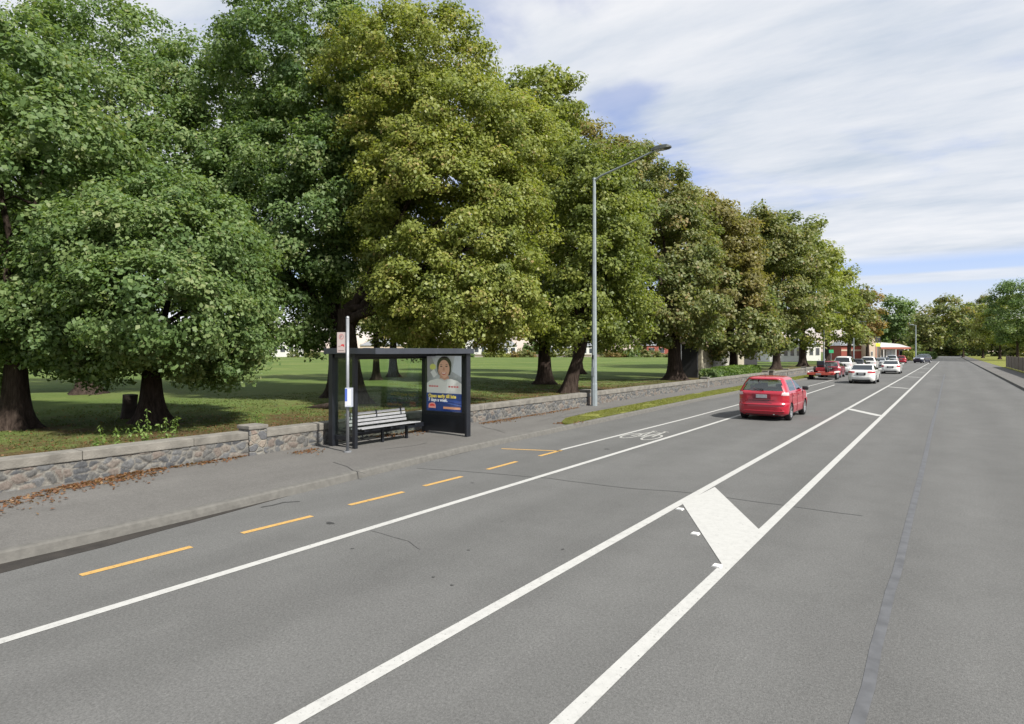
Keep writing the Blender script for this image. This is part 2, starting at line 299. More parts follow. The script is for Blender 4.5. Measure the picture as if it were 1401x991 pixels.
M['black'] = mat('black_powder_coat', (.012, .014, .019), .38, spec=.5, nz=.3, nscale=4)
M['fascia'] = mat('dark_grey_fascia', (.040, .045, .056), .4, nz=.2, nscale=3)
M['slat'] = mat('pale_painted_slat', (.31, .315, .33), .5, nz=.15, nscale=10)
M['galv'] = mat('galvanised_steel', (.30, .34, .36), .5, metal=.35, nz=.18, nscale=7, lo=.3, hi=.7)
M['polegrey'] = mat('grey_sign_pole', (.24, .25, .265), .45, metal=.3, nz=.12, nscale=12)
M['darkmetal'] = mat('dark_lamp_head', (.07, .08, .075), .5, nz=.2)
M['rubber'] = mat('tyre_rubber', (.016, .016, .017), .8, nz=.3, nscale=15)
M['rim'] = mat('alloy_rim', (.55, .56, .58), .3, metal=.7, nz=.05)
M['blackplastic'] = mat('black_plastic', (.012, .012, .013), .5, nz=.2)
M['seat'] = mat('seat_fabric', (.045, .047, .055), .9, nz=.2)
M['plate'] = mat('number_plate', (.33, .34, .36), .5, nz=.25, nscale=14)
M['chrome'] = mat('chrome_trim', (.7, .7, .7), .2, metal=1, nz=.03)
M['red_lens'] = mat('red_tail_lens', (.42, .02, .03), .2, coat=.6, nz=.15)
M['clear_lens'] = mat('clear_lens', (.62, .50, .50), .15, coat=.6, nz=.1)
M['head_lens'] = mat('headlamp_lens', (.6, .62, .65), .15, coat=.6, nz=.1)
def car_paint(name, c, rough=.32): return mat(name, c, rough, coat=.8, spec=.5, nz=.04, nscale=2)
M['red'] = car_paint('red_car_paint', (.36, .007, .024))
M['white'] = car_paint('white_car_paint', (.66, .66, .64))
M['silver'] = car_paint('silver_car_paint', (.36, .38, .40))
M['navy'] = car_paint('navy_car_paint', (.012, .016, .035))
M['blackcar'] = car_paint('black_car_paint', (.012, .013, .016))
def glass(name, tint, fac=.5, rough=.02):
    m = bpy.data.materials.new(name); m.use_nodes = True; n, l = m.node_tree.nodes, m.node_tree.links
    n.remove(n['Principled BSDF'])
    t = n.new('ShaderNodeBsdfTransparent'); t.inputs[0].default_value = (*tint, 1)
    g = n.new('ShaderNodeBsdfGlossy'); g.inputs['Roughness'].default_value = rough; g.inputs[0].default_value = (.9, .95, .95, 1)
    ge = n.new('ShaderNodeNewGeometry'); dt = n.new('ShaderNodeVectorMath'); dt.operation = 'DOT_PRODUCT'
    l.new(ge.outputs['Incoming'], dt.inputs[0]); l.new(ge.outputs['Normal'], dt.inputs[1])
    ab = n.new('ShaderNodeMath'); ab.operation = 'ABSOLUTE'; l.new(dt.outputs['Value'], ab.inputs[0])
    om = n.new('ShaderNodeMath'); om.operation = 'SUBTRACT'; om.inputs[0].default_value = 1; l.new(ab.outputs[0], om.inputs[1])
    pw = n.new('ShaderNodeMath'); pw.operation = 'POWER'; pw.inputs[1].default_value = 5; l.new(om.outputs[0], pw.inputs[0])
    mr = n.new('ShaderNodeMapRange'); mr.inputs[3].default_value = fac; mr.inputs[4].default_value = 1
    l.new(pw.outputs[0], mr.inputs[0])
    mx = n.new('ShaderNodeMixShader'); l.new(mr.outputs[0], mx.inputs[0]); l.new(t.outputs[0], mx.inputs[1]); l.new(g.outputs[0], mx.inputs[2])
    l.new(mx.outputs[0], n['Material Output'].inputs[0]); return m
M['carglass'] = glass('car_glass', (.55, .62, .58), .13)
M['darkglass'] = glass('tinted_glass', (.05, .06, .06), .10)
M['pane'] = glass('shelter_glass', (.88, .93, .89), .045, .04)
M['window'] = mat('house_window', (.05, .06, .075), .1, spec=.8, nz=.1)
M['brick'] = mat('red_brick', (.30, .075, .055), .85, nz=.3, nscale=14)
M['cream'] = mat('cream_render', (.52, .42, .32), .85, nz=.12, nscale=3)
M['housewhite'] = mat('white_weatherboard', (.62, .61, .58), .7, nz=.1, nscale=3)
M['roofgrey'] = mat('grey_iron_roof', (.22, .23, .24), .6, nz=.2, nscale=3)
M['roofwhite'] = mat('white_iron_roof', (.42, .41, .40), .6, nz=.1, nscale=3)
M['rooftile'] = mat('terracotta_tile', (.30, .12, .07), .8, nz=.3, nscale=6)
M['orange'] = mat('orange_paint', (.60, .16, .04), .6, nz=.15)
M['timber'] = mat('weathered_timber', (.20, .165, .125), .85, nz=.35, nscale=5, bump=.4)
M['pavilion'] = mat('pale_block_wall', (.36, .33, .25), .85, nz=.2, nscale=4, bump=.2)
M['doordark'] = mat('dark_opening', (.02, .02, .022), .9, nz=.2)
M['hivis'] = mat('fluorescent_yellow', (.65, .75, .05), .5, nz=.05)
M['greensign'] = mat('green_sign', (.02, .30, .12), .5, nz=.05)
M['stump'] = mat('old_stump_wood', (.035, .026, .02), .95, nz=.4, nscale=6, bump=.8, bscale=12)

# ------------------------------------------------------------------ object helpers
def tag(o, label=None, cat=None, group=None, kind=None):
    if label: o['label'] = label
    if cat: o['category'] = cat
    if group: o['group'] = group
    if kind: o['kind'] = kind
    return o
def empty(name, loc=(0,0,0), rz=0, label=None, cat=None, group=None):
    o = bpy.data.objects.new(name, None); C.objects.link(o); o.location = loc; o.rotation_euler = (0, 0, rz); o.empty_display_size = .2
    return tag(o, label, cat, group)
def link(name, me, m, parent=None, smooth=False, loc=None):
    o = bpy.data.objects.new(name, me); C.objects.link(o)
    if m is not None and not me.materials: me.materials.append(m)
    if parent: o.parent = parent
    if loc: o.location = loc
    if smooth: me.shade_smooth()
    return o
class MB:
    def __init__(s): s.v, s.f = [], []
    def add(s, vs, fs):
        o = len(s.v); s.v += [tuple(v) for v in vs]; s.f += [tuple(i+o for i in f) for f in fs]; return s
    def box(s, a, b, bev=0, rz=0, c=(0,0)):
        x0,y0,z0 = a; x1,y1,z1 = b
        if bev:
            bm = bmesh.new(); bmesh.ops.create_cube(bm, size=1)
            for v in bm.verts: v.co = Vector(((x0+x1)/2+v.co.x*(x1-x0), (y0+y1)/2+v.co.y*(y1-y0), (z0+z1)/2+v.co.z*(z1-z0)))
            bmesh.ops.bevel(bm, geom=bm.edges[:], offset=bev, segments=2, profile=.6, affect='EDGES')
            bm.verts.index_update(); s.add([v.co[:] for v in bm.verts], [[v.index for v in f.verts] for f in bm.faces]); bm.free(); return s
        vs = [(x0,y0,z0),(x1,y0,z0),(x1,y1,z0),(x0,y1,z0),(x0,y0,z1),(x1,y0,z1),(x1,y1,z1),(x0,y1,z1)]
        return s.add(vs, [(0,3,2,1),(4,5,6,7),(0,1,5,4),(1,2,6,5),(2,3,7,6),(3,0,4,7)])
    def sheet(s, pts, z): 
        return s.add([(p[0], p[1], z) for p in pts], [tuple(range(len(pts)))])
    def strip(s, pts, wd, z):                    # a painted strip along a polyline
        n = len(pts); L_, R_ = [], []
        for i, p in enumerate(pts):
            a, b = pts[max(0, i-1)], pts[min(n-1, i+1)]
            d = Vector((b[0]-a[0], b[1]-a[1])).normalized(); q = Vector((-d.y, d.x))*wd/2
            L_.append((p[0]+q.x, p[1]+q.y, z)); R_.append((p[0]-q.x, p[1]-q.y, z))
        return s.add(L_+R_, [(n+i, n+i+1, i+1, i) for i in range(n-1)])
    def tube(s, pts, rad, seg=8, cap=True, jit=0):
        n = len(pts); rad = rad if hasattr(rad, '__len__') else [rad]*n; vs = []
        up = Vector((0,0,1)); prev = None
        for i, p in enumerate(pts):
            a, b = Vector(pts[max(0, i-1)]), Vector(pts[min(n-1, i+1)]); d = (b-a).normalized()
            if prev is None: u = d.orthogonal().normalized() if abs(d.z) > .99 else d.cross(up).normalized()
            else: u = (prev - d*prev.dot(d)).normalized()
            prev = u; w_ = d.cross(u)
            for k in range(seg):
                t = 2*math.pi*k/seg; r = rad[i]*(1+random.uniform(-jit, jit))
                vs.append(Vector(p)+(u*math.cos(t)+w_*math.sin(t))*r)
        fs = [(i*seg+k, i*seg+(k+1)%seg, (i+1)*seg+(k+1)%seg, (i+1)*seg+k) for i in range(n-1) for k in range(seg)]
        if cap: fs += [tuple(range(seg))[::-1], tuple((n-1)*seg+k for k in range(seg))]
        return s.add(vs, fs)
    def prism(s, prof, y0, y1, axis='y'):        # profile in (x,z) pushed along y
        n = len(prof)
        vs = [(p[0], y0, p[1]) for p in prof]+[(p[0], y1, p[1]) for p in prof]
        if axis == 'x': vs = [(y0, p[0], p[1]) for p in prof]+[(y1, p[0], p[1]) for p in prof]
        return s.add(vs, [tuple(range(n))[::-1], tuple(range(n, 2*n))]+[(i, (i+1)%n, n+(i+1)%n, n+i) for i in range(n)])
    def build(s, name, m, parent=None, smooth=False, loc=None):
        me = bpy.data.meshes.new(name); me.from_pydata(s.v, [], s.f); me.validate(); me.update()
        bm = bmesh.new(); bm.from_mesh(me); bmesh.ops.recalc_face_normals(bm, faces=bm.faces[:]); bm.to_mesh(me); bm.free()
        return link(name, me, m, parent, smooth, loc)
def flat(mb, name, m, parent=None):              # a sheet: all faces look up
    me = bpy.data.meshes.new(name); me.from_pydata(mb.v, [], mb.f); me.update()
    bm = bmesh.new(); bm.from_mesh(me)
    for f in bm.faces:
        if f.normal.z < 0: f.normal_flip()
    bm.to_mesh(me); bm.free(); return link(name, me, m, parent)

def quad_mesh(name, V, tone):                    # V: (n,4,3) quads with a tone per quad
    n = len(V); me = bpy.data.meshes.new(name)
    me.vertices.add(n*4); me.vertices.foreach_set('co', V.astype(np.float32).ravel())
    me.loops.add(n*4); me.loops.foreach_set('vertex_index', np.arange(n*4, dtype=np.int32))
    me.polygons.add(n); me.polygons.foreach_set('loop_start', np.arange(0, n*4, 4, dtype=np.int32))
    me.update(calc_edges=True)
    at = me.attributes.new('tone', 'FLOAT', 'FACE'); at.data.foreach_set('value', np.clip(tone, 0, 1).astype(np.float32))
    return me
def leaves(P, Nn, size, rng, aspect=.72, curl=.18, svar=.35):
    n = len(P)
    Nn = Nn/np.maximum(np.linalg.norm(Nn, axis=1, keepdims=True), 1e-6)
    a = rng.normal(size=(n, 3)); a[:, 2] -= .5
    t = a - Nn*np.sum(a*Nn, 1, keepdims=True); t /= np.maximum(np.linalg.norm(t, axis=1, keepdims=True), 1e-6)
    b = np.cross(Nn, t); s = size*(1+svar*rng.uniform(-1, 1, n))[:, None]
    V = np.empty((n, 4, 3))
    V[:, 0] = P - t*s*.5; V[:, 2] = P + t*s*.5
    V[:, 1] = P + b*s*aspect*.5 + t*s*.08 + Nn*s*curl*.6; V[:, 3] = P - b*s*aspect*.5 + t*s*.08 + Nn*s*curl*.6
    return V

def crown_mesh(name, lobes, leaf, cover=1.5, clump=.75, seed=0, per=None, bias=0., gaps=.10, droop=.0, cap=170000):
    rng = np.random.default_rng(seed); lobes = np.array(lobes, float)
    cs, cd, cl = [], [], []
    for i, (x, y, z, rx, ry, rz) in enumerate(lobes):
        area = 4*math.pi*((((rx*ry)**1.6+(rx*rz)**1.6+(ry*rz)**1.6)/3)**(1/1.6))
        n = int(cover*area/(math.pi*clump**2))
        for kind, cnt in ((0, n), (1, int(n*.30))):
            d = rng.normal(size=(cnt, 3)); d /= np.linalg.norm(d, axis=1, keepdims=True)
            r = rng.uniform(.84, 1.04, cnt) if kind == 0 else rng.uniform(.35, .78, cnt)
            # billowing outline
            bil = np.array([noise.noise(Vector((v[0]*2.2+seed, v[1]*2.2+i*3.1, v[2]*2.2))) for v in d])
            r = r*(1+.17*bil)
            p = np.array([x, y, z])+d*r[:, None]*np.array([rx, ry, rz])
            keep = np.ones(cnt, bool)
            for j, q in enumerate(lobes):
                if j != i:
                    keep &= np.linalg.norm((p-q[:3])/q[3:], axis=1) > .72
            if kind == 0: keep &= rng.uniform(size=cnt) > gaps
            cs.append(p[keep]); cd.append((d/np.array([rx, ry, rz]))[keep])
            cl.append(np.full(keep.sum(), kind))
    cs = np.concatenate(cs); cd = np.concatenate(cd); cl = np.concatenate(cl)
    cd /= np.linalg.norm(cd, axis=1, keepdims=True)
    lf_area = leaf*leaf*.72*.5
    if per is None: per = int(1.9*math.pi*clump**2/lf_area*.62)
    per = min(per, int(cap/max(1, len(cs))))
    m = len(cs); csz = clump*rng.uniform(.65, 1.3, m)
    idx = np.repeat(np.arange(m), per); n = len(idx)
    o = rng.normal(size=(n, 3)); o /= np.linalg.norm(o, axis=1, keepdims=True)
    rr = rng.uniform(0, 1, n)**(1/2.6)
    off = o*rr[:, None]*csz[idx][:, None]*np.array([1, 1, .62])
    # lean each puff outwards and let its tips hang
    off += cd[idx]*(rng.uniform(-.25, .35, n)*csz[idx])[:, None]
    hang = np.clip(np.linalg.norm(off[:, :2], axis=1), 0, 9)
    off[:, 2] -= (.10+droop)*hang**2/np.maximum(csz[idx], .1)
    P = cs[idx]+off
    Nn = o*.45 + cd[idx]*.55 + np.array([0, 0, .45]) + rng.normal(size=(n, 3))*.55
    V = leaves(P, Nn, leaf, rng, svar=.55)
    tone = .5 + bias + rng.normal(size=m)[idx]*.13 + rng.normal(size=n)*.15
    tone += (rng.uniform(size=n) > .985)*.5
    return quad_mesh(name, V, tone)

def trunk_obj(parent, base_r, path, limbs, seed, flare=1.9, dark=None):
    rnd = random.Random(seed); st = random.getstate(); random.seed(seed)
    mb = MB()
    pts = [Vector(p) for p in path]
    P, Rr = [], []
    nseg = 5
    for i in range(len(pts)-1):
        for k in range(nseg):
            t = k/nseg; P.append(pts[i].lerp(pts[i+1], t))
    P.append(pts[-1])
    n = len(P); zt = P[-1].z
    for i, p in enumerate(P):
        t = i/(n-1); r = base_r*(1-.5*t); h = p.z-P[0].z
        r *= 1+(flare-1)*math.exp(-h/.38)
        Rr.append(r)
    # lobed ring trunk with buttress roots
    seg = 18; vs = []
    ph = rnd.uniform(0, 6); nb = rnd.randint(4, 6)
    for i, p in enumerate(P):
        h = p.z-P[0].z; amp = .07+.22*math.exp(-h/.45)
        for k in range(seg):
            a = 2*math.pi*k/seg
            r = Rr[i]*(1+amp*math.cos(nb*a+ph)+.05*math.sin(3*a+h*1.3)+.04*noise.noise(Vector((math.cos(a)*2, math.sin(a)*2, h*1.5+seed))))
            vs.append((p.x+math.cos(a)*r, p.y+math.sin(a)*r, p.z))
    mb.add(vs, [(i*seg+k, i*seg+(k+1)%seg, (i+1)*seg+(k+1)%seg, (i+1)*seg+k) for i in range(n-1) for k in range(seg)])
    for tgt, r0 in limbs:
        s_ = P[int(n*rnd.uniform(.6, .92))] if rnd.random() < .7 else P[-1]
        tg = Vector(tgt); mid = s_.lerp(tg, .45)+Vector((rnd.uniform(-.3, .3), rnd.uniform(-.3, .3), rnd.uniform(.2, .8)))
        line = []
        for k in range(9):
            t = k/8; q = s_*(1-t)**2+mid*2*t*(1-t)+tg*t*t
            line.append(q+Vector((rnd.uniform(-.06, .06), rnd.uniform(-.06, .06), 0)))
        mb.tube(line, [r0*(1-.8*k/8) for k in range(9)], 7)
        for b_ in range(4):
            s2 = line[rnd.randint(3, 7)]; e2 = s2+Vector((rnd.uniform(-1, 1), rnd.uniform(-1, 1), rnd.uniform(-.3, .5)))*(tg-Vector(s_)).length*.24
            m2 = s2.lerp(e2, .5)+Vector((0, 0, .25)); mb.tube([s2, m2, e2], [r0*.38, r0*.25, r0*.07], 5)
    random.setstate(st)
    return mb.build('trunk', M['bark'], parent, smooth=True)

GZ = .14                                          # park level
trees = []
def tree(px, Z, lobes, leaf, m, label, seed, tr=.35, group='trees along the park wall', top=None, lean=0, name='park_tree', cover=1.5, clump=.75, bias=0, gaps=.1, droop=0, cap=150000, flare=1.9, z0=GZ, lz=None, cat='tree'):
    """lobes: (px, py, rx, ry, dZ[, depth radius]) as they show in the photograph, at depth Z+dZ, made into real ellipsoids."""
    bx, by = DP(px, Z)
    t = empty(name, (bx, by, z0), label=label, cat=cat, group=group)
    E = []
    for lb in lobes:
        cx, cy, rx, ry, dz = lb[:5]; Zd = Z+dz
        X, Y = DP(cx, Zd); a = rx*Zd/F; c = ry*Zd/F; b = lb[5] if len(lb) > 5 else a
        E.append((X-bx, Y-by, HZ(cy, Zd)-z0, (a+b)/2, (a+b)/2, c))
    me = crown_mesh('crown', E, leaf, cover, clump, seed, bias=bias, gaps=gaps, droop=droop, cap=cap)
    link('crown', me, m, t)
    zc = min(e[2]-e[5]*.35 for e in E); th = max(1.8, min(zc+.6, top or 4.2))
    rx_, ry_ = CS*lean, SN*lean
    path = [(0, 0, -.1), (rx_*.35, ry_*.35, th*.35), (rx_*.8, ry_*.8, th*.75), (rx_, ry_, th)]
    trunk_obj(t, tr, path, [((e[0], e[1], e[2]), tr*.34) for e in E[:7]], seed, flare)
    trees.append(t); return t

# ================================================================== THE GROUND
XR = 3.7                                          # right kerb
kerb_px = [(107, 748), (300, 702), (457, 663.7), (640, 618), (800, 583.5), (960, 548.5)]
kl = [GP(*p) for p in kerb_px]
kerb = [(-8.45, -60), (-8.6, -8), (-8.68, 0)] + [(x, y) for x, y in kl] + [(-9.85, 60), (-9.9, 110), (-9.9, 420)]
def kx(y):
    for a, b in zip(kerb, kerb[1:]):
        if a[1] <= y <= b[1]: return a[0]+(b[0]-a[0])*(y-a[1])/(b[1]-a[1])
    return kerb[-1][0]
ys = [-60, -20, -8, -2, 0, 1, 2, 3, 4, 5, 6, 7, 8, 9, 10, 12, 14, 16, 18, 20, 22, 25, 28, 32, 38, 46, 60, 80, 110, 200, 420]
flat(MB().sheet([(-3000, -3000), (3000, -3000), (3000, 3000), (-3000, 3000)], -.05), 'ground', M['field'])['kind'] = 'structure'
mb = MB(); n = len(ys)
mb.add([(kx(y), y, 0) for y in ys]+[(XR, y, 0) for y in ys], [(i, n+i, n+i+1, i+1) for i in range(n-1)])
road = flat(mb, 'road', M['asphalt']); tag(road, kind='structure')
# kerb: sloped face, rounded nose, narrow top
def kerb_obj(xf, side, name):
    prof = [(0, 0), (-.01, .05), (-.025, .11), (-.045, .130), (-.07, .135), (-.15, .136), (-.15, -.05), (0, -.05)]
    mb = MB(); m_ = len(prof)
    yy = []
    for a, b in zip(ys, ys[1:]): yy += [a+(b-a)*k/3 for k in range(3)]
    yy.append(ys[-1])
    for y in yy: mb.v += [(xf(y)+side*(p[0]+.006*noise.noise(Vector((y*1.3, p[1]*9, 0)))), y, p[1]+(.004*noise.noise(Vector((y*2, 3, 0))) if p[1] > .05 else 0)) for p in prof]
    for i in range(len(yy)-1):
        for k in range(m_-1): mb.f.append((i*m_+k, i*m_+k+1, (i+1)*m_+k+1, (i+1)*m_+k))
    return tag(mb.build(name, M['concrete']), kind='structure')
kerb_obj(kx, 1, 'kerb'); kerb_obj(lambda y: XR, -1, 'kerb')
WX = -12.4
mb = MB(); mb.add([(kx(y)-.148, y, .132) for y in ys]+[(-12.6, y, .132) for y in ys], [(i, i+1, n+i+1, n+i) for i in range(n-1)])
tag(flat(mb, 'footpath', M['path']), kind='structure')
tag(flat(MB().sheet([(XR+.148, -60), (6.2, -60), (6.2, 420), (XR+.148, 420)], .132), 'footpath', M['path']), kind='structure')
tag(flat(MB().sheet([(-12.6, -80), (-12.6, 700), (-700, 700), (-700, -80)], GZ), 'park_lawn', M['lawn']), kind='structure')
tag(flat(MB().sheet([(6.2, -80), (6.2, 700), (300, 700), (300, -80)], GZ), 'roadside_lawn', M['verge']), kind='structure')
# grass verge: a wedge that opens out behind the kerb
vy0 = PL(762, -9.95); vy = [vy0, vy0+.5, vy0+1.5, vy0+4, 30, 40, 60, 84, 88]
vin = [kx(y)-.16 for y in vy]; vout = [vin[0]-.03, vin[1]-.40, vin[2]-.80, vin[3]-1.05] + [vin[4]-1.12, vin[5]-1.15, vin[6]-1.2, vin[7]-1.2, vin[8]-.1]
mb = MB(); q = len(vy); mb.add([(vin[i], vy[i], .137) for i in range(q)]+[(vout[i], vy[i], .137) for i in range(q)], [(i, i+1, q+i+1, q+i) for i in range(q-1)])
verge = tag(flat(mb, 'verge', M['verge']), kind='structure')
rng = np.random.default_rng(5)
def inter(y, arr): return np.interp(y, vy, arr)
yy = vy0+.1+(rng.uniform(0, 1, 42000)**1.7)*66; a = rng.uniform(-.03, 1.04, len(yy)); xx = inter(yy, vin)*(1-a)+inter(yy, vout)*a
keep = np.array([noise.noise(Vector((x*1.5, y*1.1, 4))) for x, y in zip(xx, yy)]) > -.35; xx, yy = xx[keep], yy[keep]
Pn = len(xx); P = np.stack([xx, yy, np.full(Pn, .152)], 1); Nn = rng.normal(size=(Pn, 3)); Nn[:, 2] = np.abs(Nn[:, 2])+.5
tag(link('verge_grass', quad_mesh('verge_grass', leaves(P, Nn, .055, rng, .35), .5+rng.normal(size=Pn)*.25), M['grass']), 'short dry grass growing on the strip between kerb and footpath', 'grass', kind='stuff')

# road markings: parts of the road, each 4 mm above it
Zp = .004
def mark(name, pts, wd, m, label=None, z=Zp):
    o = flat(MB().strip(pts, wd, z), name, m, road)
    if label: o['label'] = label
    return o
def gp(px, py): return GP(px, py, Zp)
def extend(p, q, y): 
    t = (y-p[1])/(q[1]-p[1]); return (p[0]+(q[0]-p[0])*t, y)
a_, b_ = gp(227, 807), gp(640, 680.9)
mark('edge_line', [(-6.38, -20), (-6.38, 3), gp(640, 682), gp(940, 590.7), gp(1102, 539.8), gp(1142, 526.7)], .12, M['line'], 'white line between traffic lane and cycle lane')
mark('parking_line', [gp(768, 615.5), gp(940, 572.5), gp(1010, 553.8), gp(1102, 529.6), gp(1148, 518)], .10, M['line'], 'thin white line between cycle lane and parking lane')
mark('median_line', [(-3.47, -20), (-3.47, 180)], .13, M['line'], 'left long white line of the painted median')
mark('median_line', [(-2.03, -20), (-2.03, 180)], .13, M['line'], 'right long white line of the painted median')
o = flat(MB().sheet([gp(933.5, 689), gp(978, 666.5), gp(1040.5, 726.5), gp(990, 775.7)], .006), 'median_block', M['block'], road); o['label'] = 'wide cracked white block across the painted median'
for (p0, p1, wd) in (((1160, 559.5), (1206, 569.5), .32), ((1214, 529.3), (1243, 531.8), .34), ((1238, 515.5), (1259, 516.6), .4), ((1250, 509), (1266, 509.6), .45), ((1259, 504.4), (1273, 504.8), .5)):
    mark('median_bar', [gp(*p0), gp(*p1)], wd, M['line'], z=.006)
for y0 in (-7.5,): o = flat(MB().sheet([(-3.4, y0), (-3.4, y0+1.7), (-2.1, y0+.4), (-2.1, y0-1.2)], .006), 'median_block', M['block'], road)
dash = [((110, 787), (262, 748)), ((331, 729.5), (427, 706)), ((478, 691), (552, 673)), ((580, 665), (632, 652)), ((667, 642.3), (707, 631.5)), ((738, 624), (768, 616.2))]
for p0, p1 in dash: mark('yellow_dash', [gp(*p0), gp(*p1)], .10, M['yellow'])
d0, d1 = gp(110, 787), gp(262, 748)
for k in (1, 2, 3): mark('yellow_dash', [(d0[0]+.02, d0[1]-2.1*k), (d0[0]+.02, d0[1]-2.1*k+1.05)], .10, M['yellow'])
mark('bus_box_line', [gp(686, 614), gp(768, 617.3)], .09, M['yellow'], 'thin yellow line across the end of the bus bay')
# bicycle symbol painted in the cycle lane (wheels, frame and handlebar)
def ring(mb, cx, cy, rx, ry, wd, z=Zp, n=28):
    vs = [(cx+rx*math.cos(t), cy+ry*math.sin(t), z) for t in [2*math.pi*k/n for k in range(n)]]+[(cx+(rx-wd)*math.cos(t), cy+(ry-wd*1.7)*math.sin(t), z) for t in [2*math.pi*k/n for k in range(n)]]
    mb.add(vs, [(k, (k+1)%n, n+(k+1)%n, n+k) for k in range(n)])
bx, by = GP(875, 597.3); bx = -7.06
mb = MB(); ring(mb, bx-.31, by, .22, .62, .06); ring(mb, bx+.31, by, .22, .62, .06)
z_ = Zp+.002
for a, b in (((-.31, 0), (-.12, 1.05)), ((-.12, 1.05), (.20, 1.0)), ((.20, 1.0), (.02, -.05)), ((.02, -.05), (-.12, 1.05)), ((-.31, 0), (.02, -.05)), ((.31, 0), (.19, 1.35)), ((.10, 1.38), (.30, 1.30)), ((-.2, 1.28), (-.04, 1.28)), ((-.12, 1.05), (-.13, 1.28))):
    z_ += .0004; mb.strip([(bx+a[0], by+a[1]), (bx+b[0], by+b[1])], .065, z_)
o = flat(mb, 'bicycle_symbol', M['faint'], road); o['label'] = 'faded white bicycle symbol in the cycle lane'
# cracks, tar and dirt
def wob(pts, k=.05, s=0, sub=7):
    out = []
    for a, b in zip(pts, pts[1:]):
        for i in range(sub):
            t = i/sub; p = (a[0]+(b[0]-a[0])*t, a[1]+(b[1]-a[1])*t)
            out.append((p[0]+k*noise.noise(Vector((p[0]*1.7, p[1]*1.7, s))), p[1]+k*noise.noise(Vector((p[0]*1.7, p[1]*1.7, s+9)))))
    out.append(pts[-1]); return out
for i, (pp, wd) in enumerate([([(570, 641), (665, 647), (750, 655), (860, 668), (958, 676), (1100, 696), (1180, 706)], .022), ([(505, 727), (560, 740), (575, 752)], .008)]):
    mark('crack', wob([GP(*p) for p in pp], .05, i), wd, M['tar'], z=.003)
mark('seam', wob([(-.50, -12), (-.5, 3), (-.465, 8), (-.45, 30), (-.45, 80)], .04, 8), .085, M['seam'], 'bluish bitumen seam running along the opposite lane', z=.003)
def blob(px, py, rx, ry, seed, name='tar_spot'):
    x, y = GP(px, py); rnd = random.Random(seed)
    pts = [(x+rx*math.cos(t)*rnd.uniform(.5, 1.2), y+ry*math.sin(t)*rnd.uniform(.5, 1.2)) for t in [2*math.pi*k/11 for k in range(11)]]
    flat(MB().sheet(pts, .003), name, M['tar'], road)
for i, b in enumerate([(452, 716, .09, .05), (482, 751, .022, .025), (641, 753, .02, .025), (593, 790, .022, .02), (770, 752, .025, .03), (618, 801, .022, .02), (646, 661, .035, .03), (830, 614.5, .09, .07), (687, 714, .018, .02)]): blob(*b, i)
mark('crack', wob([GP(364, 693.5), GP(378, 692), GP(392, 688), GP(410, 686.5)], .18, 33), .05, M['tar'], z=.003)
mb = MB(); gy = np.linspace(-8, PL(395, -8.9), 40); gw = [(.34+.06*noise.noise(Vector((y*1.6, 0, 0))))*min(1, (gy[-1]-y)/3.6)+.002 for y in gy]
mb.add([(kx(y)+.002, y, .003) for y in gy]+[(kx(y)+g, y, .003) for y, g in zip(gy, gw)], [(i, 40+i, 41+i, i+1) for i in range(39)])
flat(mb, 'gutter_dirt', M['gutterdirt'], road)['label'] = 'dark damp dirt lying in the gutter'
mb = MB()                                         # cracks in the footpath
fp = bpy.data.objects['footpath']
for i, pts in enumerate([[(455, 632), (500, 648)], [(585, 606), (550, 612), (520, 615)], [(690, 592), (668, 586), (655, 583)], [(735, 577), (790, 563), (850, 556), (905, 549)], [(755, 574), (800, 566), (830, 562)]]):
    mb.strip(wob([GP(p[0], p[1], .136) for p in pts], .1, i+20), .018, .136)
flat(mb, 'crack', M['tar'], fp)

rng = np.random.default_rng(21); Pn = 60000
xx = -12.85-(rng.uniform(0, 1, Pn)**1.4)*16; yy = rng.uniform(-6, 46, Pn)
dn = np.array([noise.noise(Vector((x*.8, y*.8, 2)))+.5*noise.noise(Vector((x*3, y*3, 5))) for x, y in zip(xx, yy)]); k_ = dn > -.12; xx, yy, dn = xx[k_], yy[k_], dn[k_]
P = np.stack([xx, yy, np.full(len(xx), GZ+.02)], 1); Nn = rng.normal(size=P.shape); Nn[:, 2] = np.abs(Nn[:, 2])*.6+.3
tag(link('park_grass', quad_mesh('park_grass', leaves(P, Nn, .075, rng, .3), .35+dn*.5+rng.normal(size=len(P))*.2), M['tuft']), 'uneven tufts of grass growing in the shade behind the stone wall', 'grass', kind='stuff')
# pavement markers
for i, (px, py) in enumerate([(930, 697.5), (951, 731.3), (981, 775.5)]):
    x, y = GP(px, py)
    o = MB().prism([(-.055, 0), (-.04, .018), (.04, .018), (.055, 0)], -.05, .05).build('pavement_marker', mat('marker_white', (.62, .62, .6), .4, nz=.1))
    o.location = (x, y, .002)
    tag(o, ['small white raised marker beside the top corner of the median block', 'small white raised marker midway down the median block edge', 'small white raised marker at the bottom corner of the median block'][i], 'road marker', 'raised markers along the median block')

